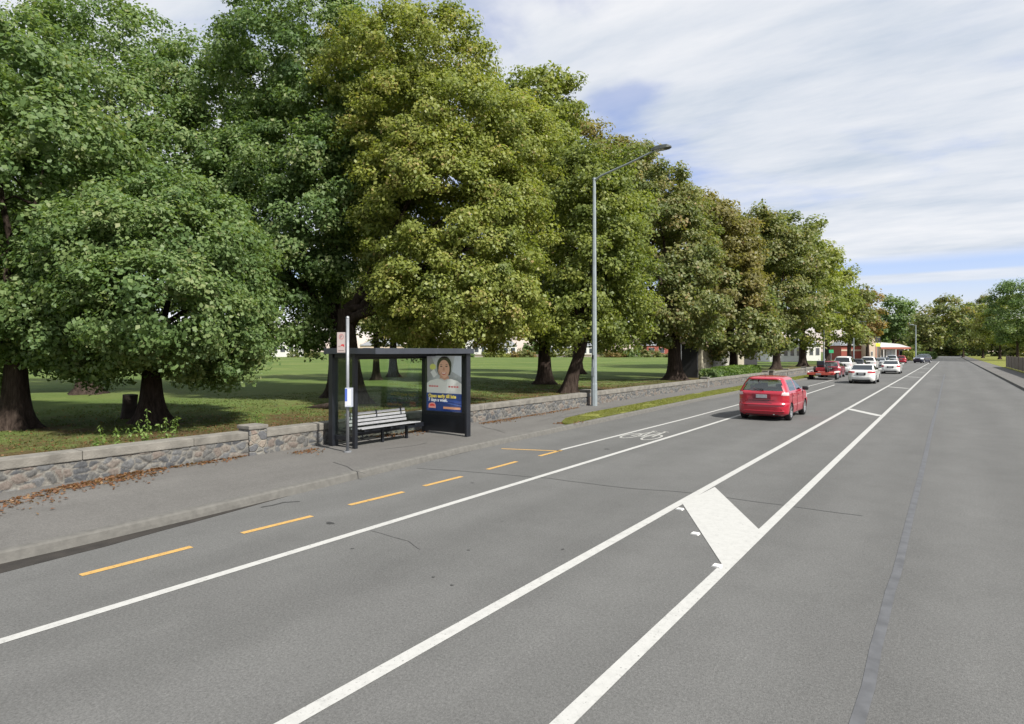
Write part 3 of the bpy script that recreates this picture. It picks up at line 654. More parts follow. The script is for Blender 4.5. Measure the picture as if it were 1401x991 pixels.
# fallen leaves along the wall foot
rng = np.random.default_rng(11)
P = []
for (p0, p1, wd, cnt) in [((80, 668), (214, 640), .38, 800), ((232, 640), (330, 624), .20, 240), ((395, 620), (430, 615), .3, 130), ((655, 580), (705, 572), .22, 300), ((700, 573), (790, 558), .15, 380), ((757, 580), (790, 577), .22, 160), ((500, 598), (575, 588), .35, 450), ((-60, 702), (80, 668), .4, 350)]:
    a, b = GP(*p0, .13), GP(*p1, .13); t = rng.uniform(0, 1, cnt)
    x = a[0]+(b[0]-a[0])*t+np.abs(rng.normal(size=cnt))*wd*(.45+.55*np.sin(t*math.pi)); x = np.maximum(x, WX+.02) if p0[0] != 500 else x
    y = a[1]+(b[1]-a[1])*t+rng.normal(size=cnt)*.08
    P.append(np.stack([x, y, np.full(cnt, .145)+rng.uniform(0, .012, cnt)], 1))
cnt = 14000; P.append(np.stack([-12.8-np.abs(rng.normal(size=cnt))*6, rng.uniform(-6, 38, cnt), np.full(cnt, GZ+.015)], 1))
P = np.concatenate(P); Nn = rng.normal(size=P.shape)*.35+np.array([0, 0, 1])
tag(link('fallen_leaves', quad_mesh('fallen_leaves', leaves(P, Nn, .055, rng, .8), .5+rng.normal(size=len(P))*.3), M['litter']), 'rusty brown fallen leaves drifted against the foot of the stone wall', 'fallen leaves', kind='stuff')

# ================================================================== STONE WALLS
def wall(y0, y1, pillars, label, lx=WX, h=.53, joints=1.9):
    t = empty('stone_wall', (lx, y0, .13), label=label, cat='wall', group='low stone walls along the footpath')
    segs = []; a = y0
    for p in pillars:
        segs.append((a, p-.22)); a = p+.22
    segs.append((a, y1))
    for a, b in segs:
        if b-a < .1: continue
        m_ = MB(); k = max(1, int((b-a)/.5)); hh = h-.17
        for i in range(k+1):
            y = a+(b-a)*i/k-y0; j = .012*noise.noise(Vector((y, lx, 0)))
            m_.v += [(j, y, -.1), (j*.6, y, hh), (-.32+j, y, hh), (-.32, y, -.1)]
        for i in range(k):
            for q in range(4): m_.f.append((i*4+q, i*4+(q+1)%4, (i+1)*4+(q+1)%4, (i+1)*4+q))
        m_.f += [(0, 1, 2, 3), tuple(k*4+q for q in (3, 2, 1, 0))]
        mo = m_.build('masonry', M['stone'], t)
        if a < 62: stone_face('stone_facing', a, min(b, 62), hh-.004, t, y0, 3.0)
        c = a; 
        while c < b-.05:
            e_ = min(b, c+joints*random.uniform(.85, 1.15))
            if b-e_ < .4: e_ = b
            dz = random.uniform(-.006, .006); dx = random.uniform(-.008, .008)
            MB().box((-.36+dx, c-y0+.004, hh+.002), (.045+dx, e_-y0-.004, h+dz), bev=.018).build('coping', M['coping'], t, smooth=False)
            c = e_
    for p in pillars:
        m_ = MB().box((-.38, p-y0-.21, -.1), (.06, p-y0+.21, h+.03), bev=.015)
        m_.build('pillar', M['stone'], t)
        MB().box((-.40, p-y0-.235, h+.032), (.085, p-y0+.235, h+.12), bev=.02).build('pillar_cap', M['coping'], t)
    return t
yA = PL(355, -12.3); yB = PL(807, WX); yC = PL(968, WX); yD = PL(1051, WX); yE = PL(1057, WX); yF = PL(1078, WX); yG = PL(1102, WX)
wall(-14, yD, [-8.5, yA, yB, yC, yD-.25], 'long low rubble stone wall with grey coping running behind the bus shelter')
wall(yE, 120, [yE+.25, yF, yG, 102], 'far stretch of low stone wall beyond the gateway opening')

# ================================================================== BUS SHELTER
FZ = .132
sh = empty('bus_shelter', (-11.2, 11.3, FZ), label='black framed glass bus shelter with flat roof and an advertising end panel', cat='bus shelter')
def L_(x, y, z): return (x+11.2, y-11.3, z-FZ)
def sbox(name, a, b, m, bev=.006, parent=sh): return MB().box(L_(*a), L_(*b), bev=bev).build(name, m, parent)
y0s, y1s = 9.72, 12.92; xb = -12.02
sbox('roof', (-12.02, 9.52, 2.36), (-10.35, 12.98, 2.40), M['black'])
for a, b in (((-10.36, 9.50, 2.34), (-10.31, 13.0, 2.475)), ((-12.09, 9.50, 2.34), (-12.04, 13.0, 2.475)), ((-12.038, 9.50, 2.34), (-10.362, 9.54, 2.475)), ((-12.038, 12.96, 2.34), (-10.362, 13.0, 2.475))):
    sbox('roof_fascia', a, b, M['fascia'])
sbox('roof_beam', (-11.32, y0s+.06, 2.27), (-11.22, 12.5, 2.358), M['black'])
sbox('roof_beam', (-12.07, y0s+.12, 2.20), (-11.97, y1s-.06, 2.358), M['black'])
sbox('roof_beam', (-11.97, y0s-.02, 2.25), (-11.32, y0s+.06, 2.358), M['black'])
sbox('post', (-12.12, y0s-.06, FZ), (-11.97, y0s+.12, 2.358), M['black'], .012)
sbox('post', (-11.32, y0s-.02, FZ), (-11.22, y0s+.07, 2.355), M['black'], .01)
sbox('post', (-12.08, y1s-.06, FZ), (-11.96, y1s+.06, 2.357), M['black'], .01)
sbox('bottom_rail', (-12.05, y0s+.12, .30), (-11.99, y1s-.06, .42), M['black'])
sbox('bottom_rail', (-11.97, y0s, .30), (-11.32, y0s+.05, .40), M['black'])
nP = 3; L0, L1_ = y0s+.12, y1s-.06
for i in range(nP):
    a, b = L0+(L1_-L0)*i/nP, L0+(L1_-L0)*(i+1)/nP
    sbox('glass_pane', (-12.024, a+.008, .42), (-12.014, b-.008, 2.20), M['pane'], 0)
sbox('glass_pane', (-11.968, y0s+.018, .40), (-11.322, y0s+.028, 2.25), M['pane'], 0)
# advertising end panel: frame, poster, dark skirt
sbox('panel_post', (-10.46, y1s-.14, FZ), (-10.385, y1s+.03, 2.357), M['black'], .012)
sbox('panel_frame', (-11.955, y1s-.10, .68), (-10.462, y1s-.01, .76), M['black'])
sbox('panel_frame', (-11.955, y1s-.10, 2.28), (-10.462, y1s-.01, 2.357), M['black'])
sbox('panel_frame', (-11.955, y1s-.10, .762), (-11.87, y1s-.01, 2.278), M['black'])
sbox('panel_frame', (-10.60, y1s-.10, .762), (-10.462, y1s-.01, 2.278), M['black'])
sbox('panel_back', (-11.868, y1s-.06, .762), (-10.602, y1s-.015, 2.278), M['black'], 0)
sbox('panel_skirt', (-11.955, y1s-.07, .20), (-10.462, y1s-.03, .678), M['black'], 0)
# poster (faces the camera end); u 0..1 left-right, v 0..1 bottom-top
PX0, PX1, PZ0, PZ1, PY = -11.868, -10.602, .765, 2.276, y1s-.064
pm = lambda nm, c: mat(nm, c, .35, coat=.3, nz=.05, nscale=3)
pb = lambda nm, c: add_glow(pm(nm, c))
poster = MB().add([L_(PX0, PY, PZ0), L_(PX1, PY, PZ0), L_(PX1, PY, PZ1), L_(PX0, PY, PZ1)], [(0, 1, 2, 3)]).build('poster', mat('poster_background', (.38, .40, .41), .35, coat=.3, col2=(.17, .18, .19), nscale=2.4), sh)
poster['label'] = 'poster brightened by an added glow, with smiling woman above a navy text band'
def add_glow(m, k=.22):  # glow added to brighten the daylit poster print in the shelter's shade
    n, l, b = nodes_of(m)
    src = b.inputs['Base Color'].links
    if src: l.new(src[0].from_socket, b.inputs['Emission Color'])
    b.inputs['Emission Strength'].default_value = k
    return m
add_glow(poster.data.materials[0])
lev = [0]
def pshape(name, pts, m, lift=None):
    lev[0] += 1; y = PY-.0012*lev[0]
    if name in ('hair', 'neck', 'face', 'face_shade', 'fringe', 'eyebrow', 'eye', 'nose', 'mouth', 'teeth'): pts = [(.5+(u-.505)*1.22, .772+(v-.790)*1.20) for u, v in pts]
    if name in ('jumper', 'collar', 'lapel'): pts = [(u, v if v < .5 else .5+(v-.5)*.82) for u, v in pts]
    return MB().add([L_(PX0+(PX1-PX0)*u, y, PZ0+(PZ1-PZ0)*v) for u, v in pts], [tuple(range(len(pts)))]).build(name, m, poster)
def ell(cu, cv_, ru, rv, n=28, a0=0, a1=2*math.pi): return [(cu+ru*math.cos(a0+(a1-a0)*k/n), cv_+rv*math.sin(a0+(a1-a0)*k/n)) for k in range(n)]
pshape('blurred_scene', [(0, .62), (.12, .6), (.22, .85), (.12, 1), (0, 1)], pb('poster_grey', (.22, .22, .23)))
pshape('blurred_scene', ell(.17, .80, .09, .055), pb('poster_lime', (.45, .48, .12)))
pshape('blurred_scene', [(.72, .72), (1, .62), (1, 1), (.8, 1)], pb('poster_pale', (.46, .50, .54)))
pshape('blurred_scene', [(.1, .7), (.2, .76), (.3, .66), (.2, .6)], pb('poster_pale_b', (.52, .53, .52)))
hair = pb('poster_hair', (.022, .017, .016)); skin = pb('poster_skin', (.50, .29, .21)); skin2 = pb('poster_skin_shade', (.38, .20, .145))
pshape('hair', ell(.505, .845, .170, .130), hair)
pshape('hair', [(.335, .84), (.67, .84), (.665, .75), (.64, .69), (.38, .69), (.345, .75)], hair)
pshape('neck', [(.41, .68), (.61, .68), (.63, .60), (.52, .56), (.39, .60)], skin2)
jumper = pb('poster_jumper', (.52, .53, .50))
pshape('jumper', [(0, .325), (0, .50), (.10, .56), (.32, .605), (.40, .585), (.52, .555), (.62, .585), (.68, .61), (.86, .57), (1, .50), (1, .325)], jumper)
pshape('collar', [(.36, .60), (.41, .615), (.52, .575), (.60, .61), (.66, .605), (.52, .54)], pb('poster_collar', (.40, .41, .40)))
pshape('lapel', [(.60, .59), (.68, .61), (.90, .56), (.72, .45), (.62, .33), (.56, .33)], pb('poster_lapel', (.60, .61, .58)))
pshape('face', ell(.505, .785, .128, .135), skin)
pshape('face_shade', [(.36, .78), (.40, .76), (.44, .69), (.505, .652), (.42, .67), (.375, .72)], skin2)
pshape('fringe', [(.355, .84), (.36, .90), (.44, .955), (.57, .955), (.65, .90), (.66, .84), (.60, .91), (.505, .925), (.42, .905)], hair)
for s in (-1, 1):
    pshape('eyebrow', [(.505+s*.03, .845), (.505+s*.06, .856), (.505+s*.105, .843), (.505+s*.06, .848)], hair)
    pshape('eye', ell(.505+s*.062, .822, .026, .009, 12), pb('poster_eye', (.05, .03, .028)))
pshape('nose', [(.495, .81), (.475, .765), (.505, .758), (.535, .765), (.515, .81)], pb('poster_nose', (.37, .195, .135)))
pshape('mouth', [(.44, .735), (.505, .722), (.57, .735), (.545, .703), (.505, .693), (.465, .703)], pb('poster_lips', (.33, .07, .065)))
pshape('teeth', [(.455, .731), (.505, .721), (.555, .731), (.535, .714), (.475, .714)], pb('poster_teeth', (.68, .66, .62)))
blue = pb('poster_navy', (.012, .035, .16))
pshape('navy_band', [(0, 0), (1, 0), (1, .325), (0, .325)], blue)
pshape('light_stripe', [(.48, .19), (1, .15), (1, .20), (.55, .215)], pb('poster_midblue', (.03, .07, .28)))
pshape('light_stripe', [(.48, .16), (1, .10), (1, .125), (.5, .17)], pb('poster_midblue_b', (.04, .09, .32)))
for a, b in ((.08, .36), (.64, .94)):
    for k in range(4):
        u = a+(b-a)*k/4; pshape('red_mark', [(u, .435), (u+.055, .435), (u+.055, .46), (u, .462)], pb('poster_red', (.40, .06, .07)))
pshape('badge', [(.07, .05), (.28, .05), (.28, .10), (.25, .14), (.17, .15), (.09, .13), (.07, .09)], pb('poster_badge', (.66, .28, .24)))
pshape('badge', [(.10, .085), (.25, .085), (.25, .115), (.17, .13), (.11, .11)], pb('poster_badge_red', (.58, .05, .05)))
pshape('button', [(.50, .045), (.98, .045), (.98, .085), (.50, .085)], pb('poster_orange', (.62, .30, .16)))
def text(body, size, m, parent, loc, rot, name, ext=.0005, sx=1, bold=0.0):
    cu = bpy.data.curves.new(name, 'FONT'); cu.body = body; cu.size = size; cu.extrude = ext; cu.offset = bold; cu.resolution_u = 3
    o = bpy.data.objects.new('tmp', cu); C.objects.link(o); dg = bpy.context.evaluated_depsgraph_get(); dg.update()
    me = bpy.data.meshes.new_from_object(o.evaluated_get(dg)); bpy.data.objects.remove(o)
    me.transform(Matrix.Diagonal((sx, 1, 1, 1))); me.materials.clear()
    q = link(name, me, m, parent); q.location = loc; q.rotation_euler = rot; return q
def ptext(body, u, v, size, m, sx=1, bold=.002):
    lev[0] += 1; return text(body, size, m, poster, L_(PX0+(PX1-PX0)*u, PY-.0012*lev[0]-.001, PZ0+(PZ1-PZ0)*v), (R(90), 0, 0), 'lettering', sx=sx, bold=bold)
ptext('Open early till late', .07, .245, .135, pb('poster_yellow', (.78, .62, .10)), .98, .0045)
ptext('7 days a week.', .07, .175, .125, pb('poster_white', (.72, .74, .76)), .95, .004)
sbox('poster_glass', (PX0, PY-.085, PZ0), (PX1, PY-.081, PZ1), glass('poster_glass', (.97, .97, .97), .03, .02), 0)

# bench inside the shelter
bn = empty('bench', (-11.5, 10.85, FZ), label='pale slatted bench with backrest inside the bus shelter', cat='bench')
def bbox(name, a, b, m, bev=.006): return MB().box((a[0]+11.5, a[1]-10.85, a[2]), (b[0]+11.5, b[1]-10.85, b[2]), bev=bev).build(name, m, bn)
st_ = MB()
for i in range(4):
    x = -11.22-.105*i; st_.box((x-.042+11.5, 9.88-10.85, .43-.008*i), (x+.042+11.5, 11.86-10.85, .455-.008*i), bev=.006)
st_.build('seat', M['slat'], bn)
st_ = MB()
for i in range(4):
    z = .49+.085*i; x = -11.70-.022*i; st_.box((x-.012+11.5, 9.86-10.85, z-.030), (x+.012+11.5, 11.86-10.85, z+.030), bev=.006)
st_.build('backrest', M['slat'], bn)
for y in (10.0, 10.85, 11.7):
    m_ = MB(); m_.prism([(-.24, .33), (.30, .36), (.30, .415), (-.20, .395), (-.245, .80), (-.275, .80)], y-10.85-.02, y-10.85+.02); m_.build('bracket', M['black'], bn)
    m_ = MB().box((-.52+.0, y-10.85-.03, .30), (-.20, y-10.85+.03, .36), bev=.004); m_.build('bracket', M['black'], bn)
    MB().box((-.06, y-10.85-.03, -.002), (.0, y-10.85+.03, .33), bev=.004).build('leg', M['black'], bn)

# bus stop pole with its two signs
px0 = -11.02; py0 = PL(475.6, px0)
bp_ = empty('bus_stop_pole', (px0, py0, FZ), label='grey bus stop pole with a sign flag and a timetable case', cat='sign pole')
MB().tube([(0, 0, -.02), (0, 0, 3.02)], .036, 12).build('pole', M['polegrey'], bp_, smooth=True)
MB().tube([(0, 0, 3.02), (0, 0, 3.06)], [.042, .03], 12).build('pole_cap', M['polegrey'], bp_)
MB().tube([(0, 0, 0), (0, 0, .03)], .09, 12).build('base_plate', M['polegrey'], bp_)
yaw = R(18)
sg = MB().box((-.27, -.008, 2.24), (-.045, .008, 2.70), bev=.004).build('sign_plate', pm('sign_face_pale', (.50, .42, .40)), bp_); sg.rotation_euler[2] = yaw
def onsign(pts, m, k):
    return MB().add([(u, -.0085-.0012*k, v) for u, v in pts], [tuple(range(len(pts)))]).build('sign_mark', m, sg)
rgm = MB(); nn = 24
for k in range(nn):
    t = 2*math.pi*k/nn; rgm.v += [(-.158+.062*math.cos(t), -.0095, 2.60+.062*math.sin(t)), (-.158+.046*math.cos(t), -.0095, 2.60+.046*math.sin(t))]
rgm.f = [(2*k, 2*((k+1)%nn), 2*((k+1)%nn)+1, 2*k+1) for k in range(nn)]
rgm.build('sign_ring', pm('sign_pink', (.48, .20, .19)), sg)
text('P', .085, pm('sign_letter', (.22, .10, .10)), sg, (-.185, -.0105, 2.57), (R(90), 0, 0), 'letter')
onsign([(-.20, 2.36), (-.15, 2.43), (-.09, 2.43), (-.075, 2.38), (-.11, 2.375), (-.12, 2.395), (-.16, 2.39)], pm('sign_red', (.55, .035, .04)), 1)
onsign([(-.235, 2.38), (-.205, 2.40), (-.205, 2.37)], pm('sign_dark', (.10, .10, .10)), 1)
onsign([(-.23, 2.28), (-.09, 2.28), (-.09, 2.295), (-.23, 2.295)], pm('sign_dark_b', (.25, .18, .17)), 1)
MB().box((-.05, -.015, 2.60), (-.02, .015, 2.63)).build('sign_clamp', M['polegrey'], sg)
MB().box((-.05, -.015, 2.30), (-.02, .015, 2.33)).build('sign_clamp', M['polegrey'], sg)
cs_ = MB().box((-.035, -.075, 1.02), (.115, .045, 1.45), bev=.006).build('timetable_case', pm('case_blue_grey', (.42, .45, .52)), bp_); cs_.rotation_euler[2] = R(28)
MB().add([(-.03, -.0765, 1.15), (.02, -.0765, 1.15), (.02, -.0765, 1.43), (-.03, -.0765, 1.43)], [(0, 1, 2, 3)]).build('blue_strip', pm('case_blue', (.07, .13, .48)), cs_)
MB().add([(.022, -.0765, 1.05), (.112, -.0765, 1.05), (.112, -.0765, 1.43), (.022, -.0765, 1.43)], [(0, 1, 2, 3)]).build('timetable_sheet', pm('case_white', (.66, .67, .68)), cs_)
MB().add([(-.03, -.0765, 1.04), (.02, -.0765, 1.04), (.02, -.0765, 1.148), (-.03, -.0765, 1.148)], [(0, 1, 2, 3)]).build('timetable_sheet', pm('case_white_b', (.60, .60, .66)), cs_)

# ================================================================== STREET LAMPS
def lamp(x, y, hgt, arm, rise, label, r0=.135, name='street_lamp', side=1, head=M['darkmetal']):
    t = empty(name, (x, y, FZ), label=label, cat='street lamp', group='street lamps on the footpaths')
    MB().tube([(0, 0, -.03), (0, 0, .9), (0, 0, .93), (0, 0, hgt*.5), (0, 0, hgt)], [r0, r0*.97, r0*.9, r0*.72, r0*.5], 8).build('pole', M['galv'], t)
    MB().box((-.06, -r0-.012, 1.25), (.06, -r0+.03, 1.6), bev=.004).build('access_door', M['galv'], t)
    MB().tube([(0, 0, hgt-.02), (0, 0, hgt+.05)], r0*.55, 10).build('pole_cap', M['galv'], t)
    MB().tube([(0, 0, hgt-.06), (side*arm*.1, 0, hgt+.02+rise*.1), (side*arm*.5, 0, hgt+rise*.55), (side*arm*.86, 0, hgt+rise)], [.05, .045, .04, .034], 8).build('arm', M['galv'], t)
    h = MB(); zz = hgt+rise; x0, x1 = arm*.80, arm*.80+.78
    prof = [(x0, .11, .00, .05), (x0+.16, .15, -.03, .10), (x0+.40, .17, -.04, .12), (x0+.66, .16, -.03, .10), (x1, .09, -.005, .045)]
    for (xx_, hw, a, b) in prof: h.v += [(side*xx_, -hw, zz+a), (side*xx_, hw, zz+a), (side*xx_, hw*.8, zz+b), (side*xx_, -hw*.8, zz+b)]
    for i in range(4):
        for q in range(4): h.f.append((i*4+q, i*4+(q+1)%4, (i+1)*4+(q+1)%4, (i+1)*4+q))
    h.f += [(3, 2, 1, 0), (16, 17, 18, 19)]
    hd = h.build('lamp_head', head, t)
    MB().box((side*(x0+.3)-.16, -.12, zz-.052), (side*(x0+.3)+.22, .12, zz-.041)).build('lens', M['head_lens'], hd)
    return t
t = lamp(-12.05, PL(813, -12.05), 9.45, 3.15, .72, 'tall galvanised street lamp with sloping arm by the stone wall')
MB().box((-.02, -.16, 1.95), (.03, -.10, 2.12), bev=.006).build('sensor_tag', M['blackplastic'], t)
lx_, ly_ = DP(1127, 90); lamp(lx_, ly_, 7.5, 1.6, .3, 'street lamp whose pole stands behind the red trailer')
lx_, ly_ = DP(1168, 116); lamp(lx_, ly_, 7.5, 1.6, .3, 'street lamp whose pole shows against the red brick building')
lx_, ly_ = DP(1253, 150); lamp(lx_, ly_, HZ(446, 150), -1.6, .15, 'pale lamp post with short arm beside the dark vehicle at the far end', r0=.19, head=M['galv'])

# ================================================================== TREES
DK, MD, YL, OL, GD = M['leaf_dark'], M['leaf_mid'], M['leaf_yel'], M['leaf_olive'], M['leaf_gold']
tree(208, 19.6, [(215, 385, 150, 120, 0), (135, 410, 95, 105, -.6), (288, 415, 66, 92, -.2), (215, 300, 105, 60, .3), (250, 458, 110, 60, -1.2), (265, 330, 80, 70, 0), (120, 460, 90, 48, -1.4), (75, 430, 60, 70, .5), (320, 465, 45, 54, .4), (205, 345, 120, 70, -1.5), (215, 415, 105, 70, -2.8)], .115, DK,
     'broad dark green oak with low crown and flared trunk, nearest the footpath at the left', 101, .36, top=2.6, cover=1.7, clump=.52, gaps=.06, cap=260000, flare=2.1, name='oak_tree')
tree(22, 18.2, [(10, 330, 150, 150, 0), (-60, 420, 110, 110, 0), (60, 220, 120, 90, .8), (-90, 250, 130, 130, 1), (-20, 120, 120, 110, 1), (55, 400, 70, 80, .8)], .15, DK,
     'dark green oak at the far left edge, left of the oak with the stump', 102, .38, top=3, cover=1.5, clump=.65, gaps=.07, cap=150000, name='oak_tree')
tree(120, 33, [(180, 200, 130, 95, 0), (60, 200, 120, 110, 1), (250, 235, 100, 80, -1), (150, 110, 120, 95, 2), (290, 150, 90, 85, 1), (60, 380, 110, 110, 1), (330, 250, 60, 70, -3), (110, 300, 110, 80, 0), (210, 260, 90, 60, -3)], .18, DK,
     'tall green tree rising behind the two oaks at the left', 103, .5, top=5.5, cover=1.3, clump=.85, gaps=.07, cap=150000)
tree(462, 31, [(410, 290, 85, 120, -1.5), (370, 250, 75, 90, 0), (450, 200, 100, 90, 0), (408, 385, 50, 82, -2.5), (350, 340, 55, 80, 0), (430, 90, 120, 90, 1), (400, 440, 48, 45, -2), (520, 230, 70, 90, -1), (395, 320, 70, 85, -3), (440, 260, 60, 85, -3.5), (450, 330, 34, 50, -3.5)], .15, DK,
     'tall dark green tree whose drooping branch hangs left of the bus shelter roof', 104, .55, top=7, cover=1.4, clump=.72, gaps=.06, cap=200000)
tree(483, 27.2, [(600, 300, 110, 95, -1), (545, 300, 62, 85, 0), (680, 330, 70, 110, 0), (610, 400, 105, 75, -1.5), (690, 420, 55, 58, -1), (600, 200, 130, 85, 1), (572, 425, 42, 42, -1), (690, 220, 70, 80, 1.5), (560, 110, 120, 80, 2), (650, 370, 70, 80, -2), (590, 240, 80, 70, -1.5), (655, 270, 70, 70, -1)], .125, YL,
     'large yellow green plane tree with thick trunk right behind the bus shelter', 105, .60, top=7.5, lean=-.35, cover=1.5, clump=.6, gaps=.07, droop=.02, cap=360000, flare=1.7, name='plane_tree')
tree(515, 49, [(520, 420, 75, 45, 0), (480, 380, 70, 60, 1), (560, 390, 75, 60, 0)], .24, MD,
     'park tree with slender trunk seen through the shelter glass, left one', 106, .27, top=5, cover=1.1, clump=1., gaps=.2, cap=40000, group='park trees seen through the shelter')
tree(538, 55, [(560, 410, 70, 50, 0), (610, 380, 70, 60, 1)], .24, MD,
     'park tree with forked slender trunk seen through the shelter glass, right one', 107, .36, top=6, cover=1.1, clump=1., gaps=.2, cap=40000, group='park trees seen through the shelter')
tree(745, 43, [(740, 330, 75, 110, 0), (720, 230, 75, 90, 0), (760, 420, 55, 58, -1), (700, 390, 50, 70, 0), (735, 160, 62, 60, 2), (760, 270, 60, 80, 0)], .23, YL,
     'yellow green tree with dark upright trunk left of the leaning trunk', 108, .55, top=6, cover=1.35, clump=.8, gaps=.06, cap=130000, bias=-.10)
tree(776, 33.6, [(805, 380, 60, 80, 0), (810, 300, 62, 85, .5), (785, 420, 45, 55, -.5), (835, 420, 50, 55, 1), (845, 330, 45, 90, 3), (770, 330, 40, 80, 2), (815, 250, 48, 55, 1)], .17, YL,
     'yellow green tree on a dark leaning trunk just behind the wall by the tall lamp', 109, .40, lean=1.0, top=3.3, cover=1.4, clump=.8, gaps=.08, cap=120000, flare=1.5, bias=-.24)
tree(790, 62, [(775, 205, 48, 48, 0), (850, 232, 42, 40, 0), (820, 245, 45, 50, -2), (820, 270, 60, 60, 0)], .3, OL,
     'tall olive brown treetop rising between the lamp pole and the plane tree', 110, .5, top=9, cover=1.3, clump=1.2, gaps=.05, cap=50000)
tree(923, 49, [(900, 350, 70, 85, 0), (880, 410, 70, 62, -1), (900, 285, 55, 55, .5), (940, 420, 52, 55, -1), (855, 330, 50, 80, 1), (868, 240, 38, 42, 2), (870, 290, 50, 60, 0), (930, 370, 50, 70, 0), (945, 320, 36, 50, 2)], .22, MD,
     'broad green tree with stout trunk behind the wall right of the tall lamp', 111, .58, top=4.5, cover=1.4, clump=.8, gaps=.06, cap=130000, droop=.08)
tree(937, 57, [(960, 350, 55, 75, 0), (985, 400, 50, 60, -2), (930, 300, 45, 50, 1), (962, 312, 42, 38, 0), (995, 345, 38, 55, 0), (1000, 400, 40, 50, 0)], .26, OL,
     'olive tinged tree half hidden behind the stout broad green tree', 112, .45, top=5, cover=1.35, clump=1.05, gaps=.06, cap=80000)
tree(1003, 55, [(1005, 430, 50, 45, 0), (1025, 458, 36, 30, -2), (985, 450, 40, 36, 0), (975, 400, 40, 50, 1)], .26, MD,
     'green tree drooping low over the hedge and the pale block building', 113, .38, top=4, cover=1.3, clump=.9, gaps=.06, droop=.25, cap=80000)
tree(1062, 78, [(1050, 370, 52, 62, 0), (1015, 360, 42, 55, 0), (1060, 430, 45, 45, -2), (1020, 325, 30, 30, 1), (1075, 330, 36, 34, 1), (1035, 340, 40, 50, -1), (1085, 390, 40, 60, 1)], .32, MD,
     'tall deep green tree standing above the second wall gateway', 114, .5, top=6, cover=1.35, clump=1.25, gaps=.06, cap=80000)
tree(1000, 88, [(1000, 320, 32, 32, 0), (1030, 335, 40, 45, 0)], .4, OL,
     'olive treetop showing on the skyline above the low drooping tree', 115, .5, top=8, cover=1.3, clump=1.4, gaps=.05, cap=30000)
tree(1098, 92, [(1080, 340, 48, 46, 0), (1115, 350, 28, 36, 0), (1100, 400, 45, 55, -1), (1105, 445, 34, 30, -2), (1125, 400, 26, 60, 2)], .36, YL,
     'light green feathery tree standing highest at the far end of the row', 116, .55, top=7, cover=1.1, clump=1.25, gaps=.22, cap=80000, bias=-.12)
tree(1132, 108, [(1135, 405, 33, 42, 0), (1150, 440, 24, 28, 0), (1130, 372, 22, 26, 0)], .42, YL,
     'yellowish tree behind the street lamp that stands beyond the trailer', 117, .5, top=7, cover=1.3, clump=1.5, gaps=.1, cap=40000, bias=-.05)
tree(1162, 125, [(1163, 410, 22, 38, 0), (1172, 445, 20, 24, 0)], .48, MD,
     'green tree above the parked white vans near the end of the row', 118, .45, top=7, cover=1.3, clump=1.6, gaps=.08, cap=30000)
tree(1187, 135, [(1186, 422, 17, 24, 0), (1190, 447, 15, 16, 0), (1178, 440, 14, 20, 0)], .5, GD,
     'orange tinged tree at the end of the park row', 119, .4, top=6, cover=1.3, clump=1.5, gaps=.08, cap=25000)
# beyond the end of the road
tree(1222, 230, [(1215, 430, 24, 26, 0), (1235, 438, 22, 24, 0), (1205, 448, 18, 22, 0), (1250, 455, 14, 16, 5)], .8, DK,
     'large rounded dark tree far behind the white roofed building', 120, .9, top=6, cover=1.2, clump=2.6, gaps=.1, cap=26000, group='trees beyond the end of the road')
tree(1272, 200, [(1275, 447, 22, 27, 0), (1262, 465, 15, 16, -3), (1300, 440, 24, 34, 0)], .8, MD,
     'green tree at the far end of the road right of the pale lamp post', 121, .8, top=5, cover=1.2, clump=2.4, gaps=.1, cap=26000, group='trees beyond the end of the road')
# other side of the road (outside the printed picture, closes the street)
for i, (px, Z, cx, cy, rx, ry, mm_, lab) in enumerate([(1345, 210, 1345, 442, 26, 34, MD, 'green tree across the road, nearest the vanishing end'), (1392, 150, 1392, 425, 34, 42, DK, 'dark tree across the road at the right edge'), (1368, 175, 1368, 440, 26, 32, YL, 'yellow green tree across the road between its two neighbours'), (1318, 240, 1318, 445, 22, 28, DK, 'dark tree across the road right above the vanishing point')]):
    tree(px, Z, [(cx, cy, rx, ry, 0), (cx-rx*.5, cy+ry*.4, rx*.6, ry*.5, 0), (cx+rx*.5, cy+ry*.3, rx*.6, ry*.55, 0)], .3+.1*(Z > 100), mm_, lab, 130+i, .35, top=4, cover=1.2, clump=1.2 if Z < 100 else 1.8, cap=40000, group='trees across the road')

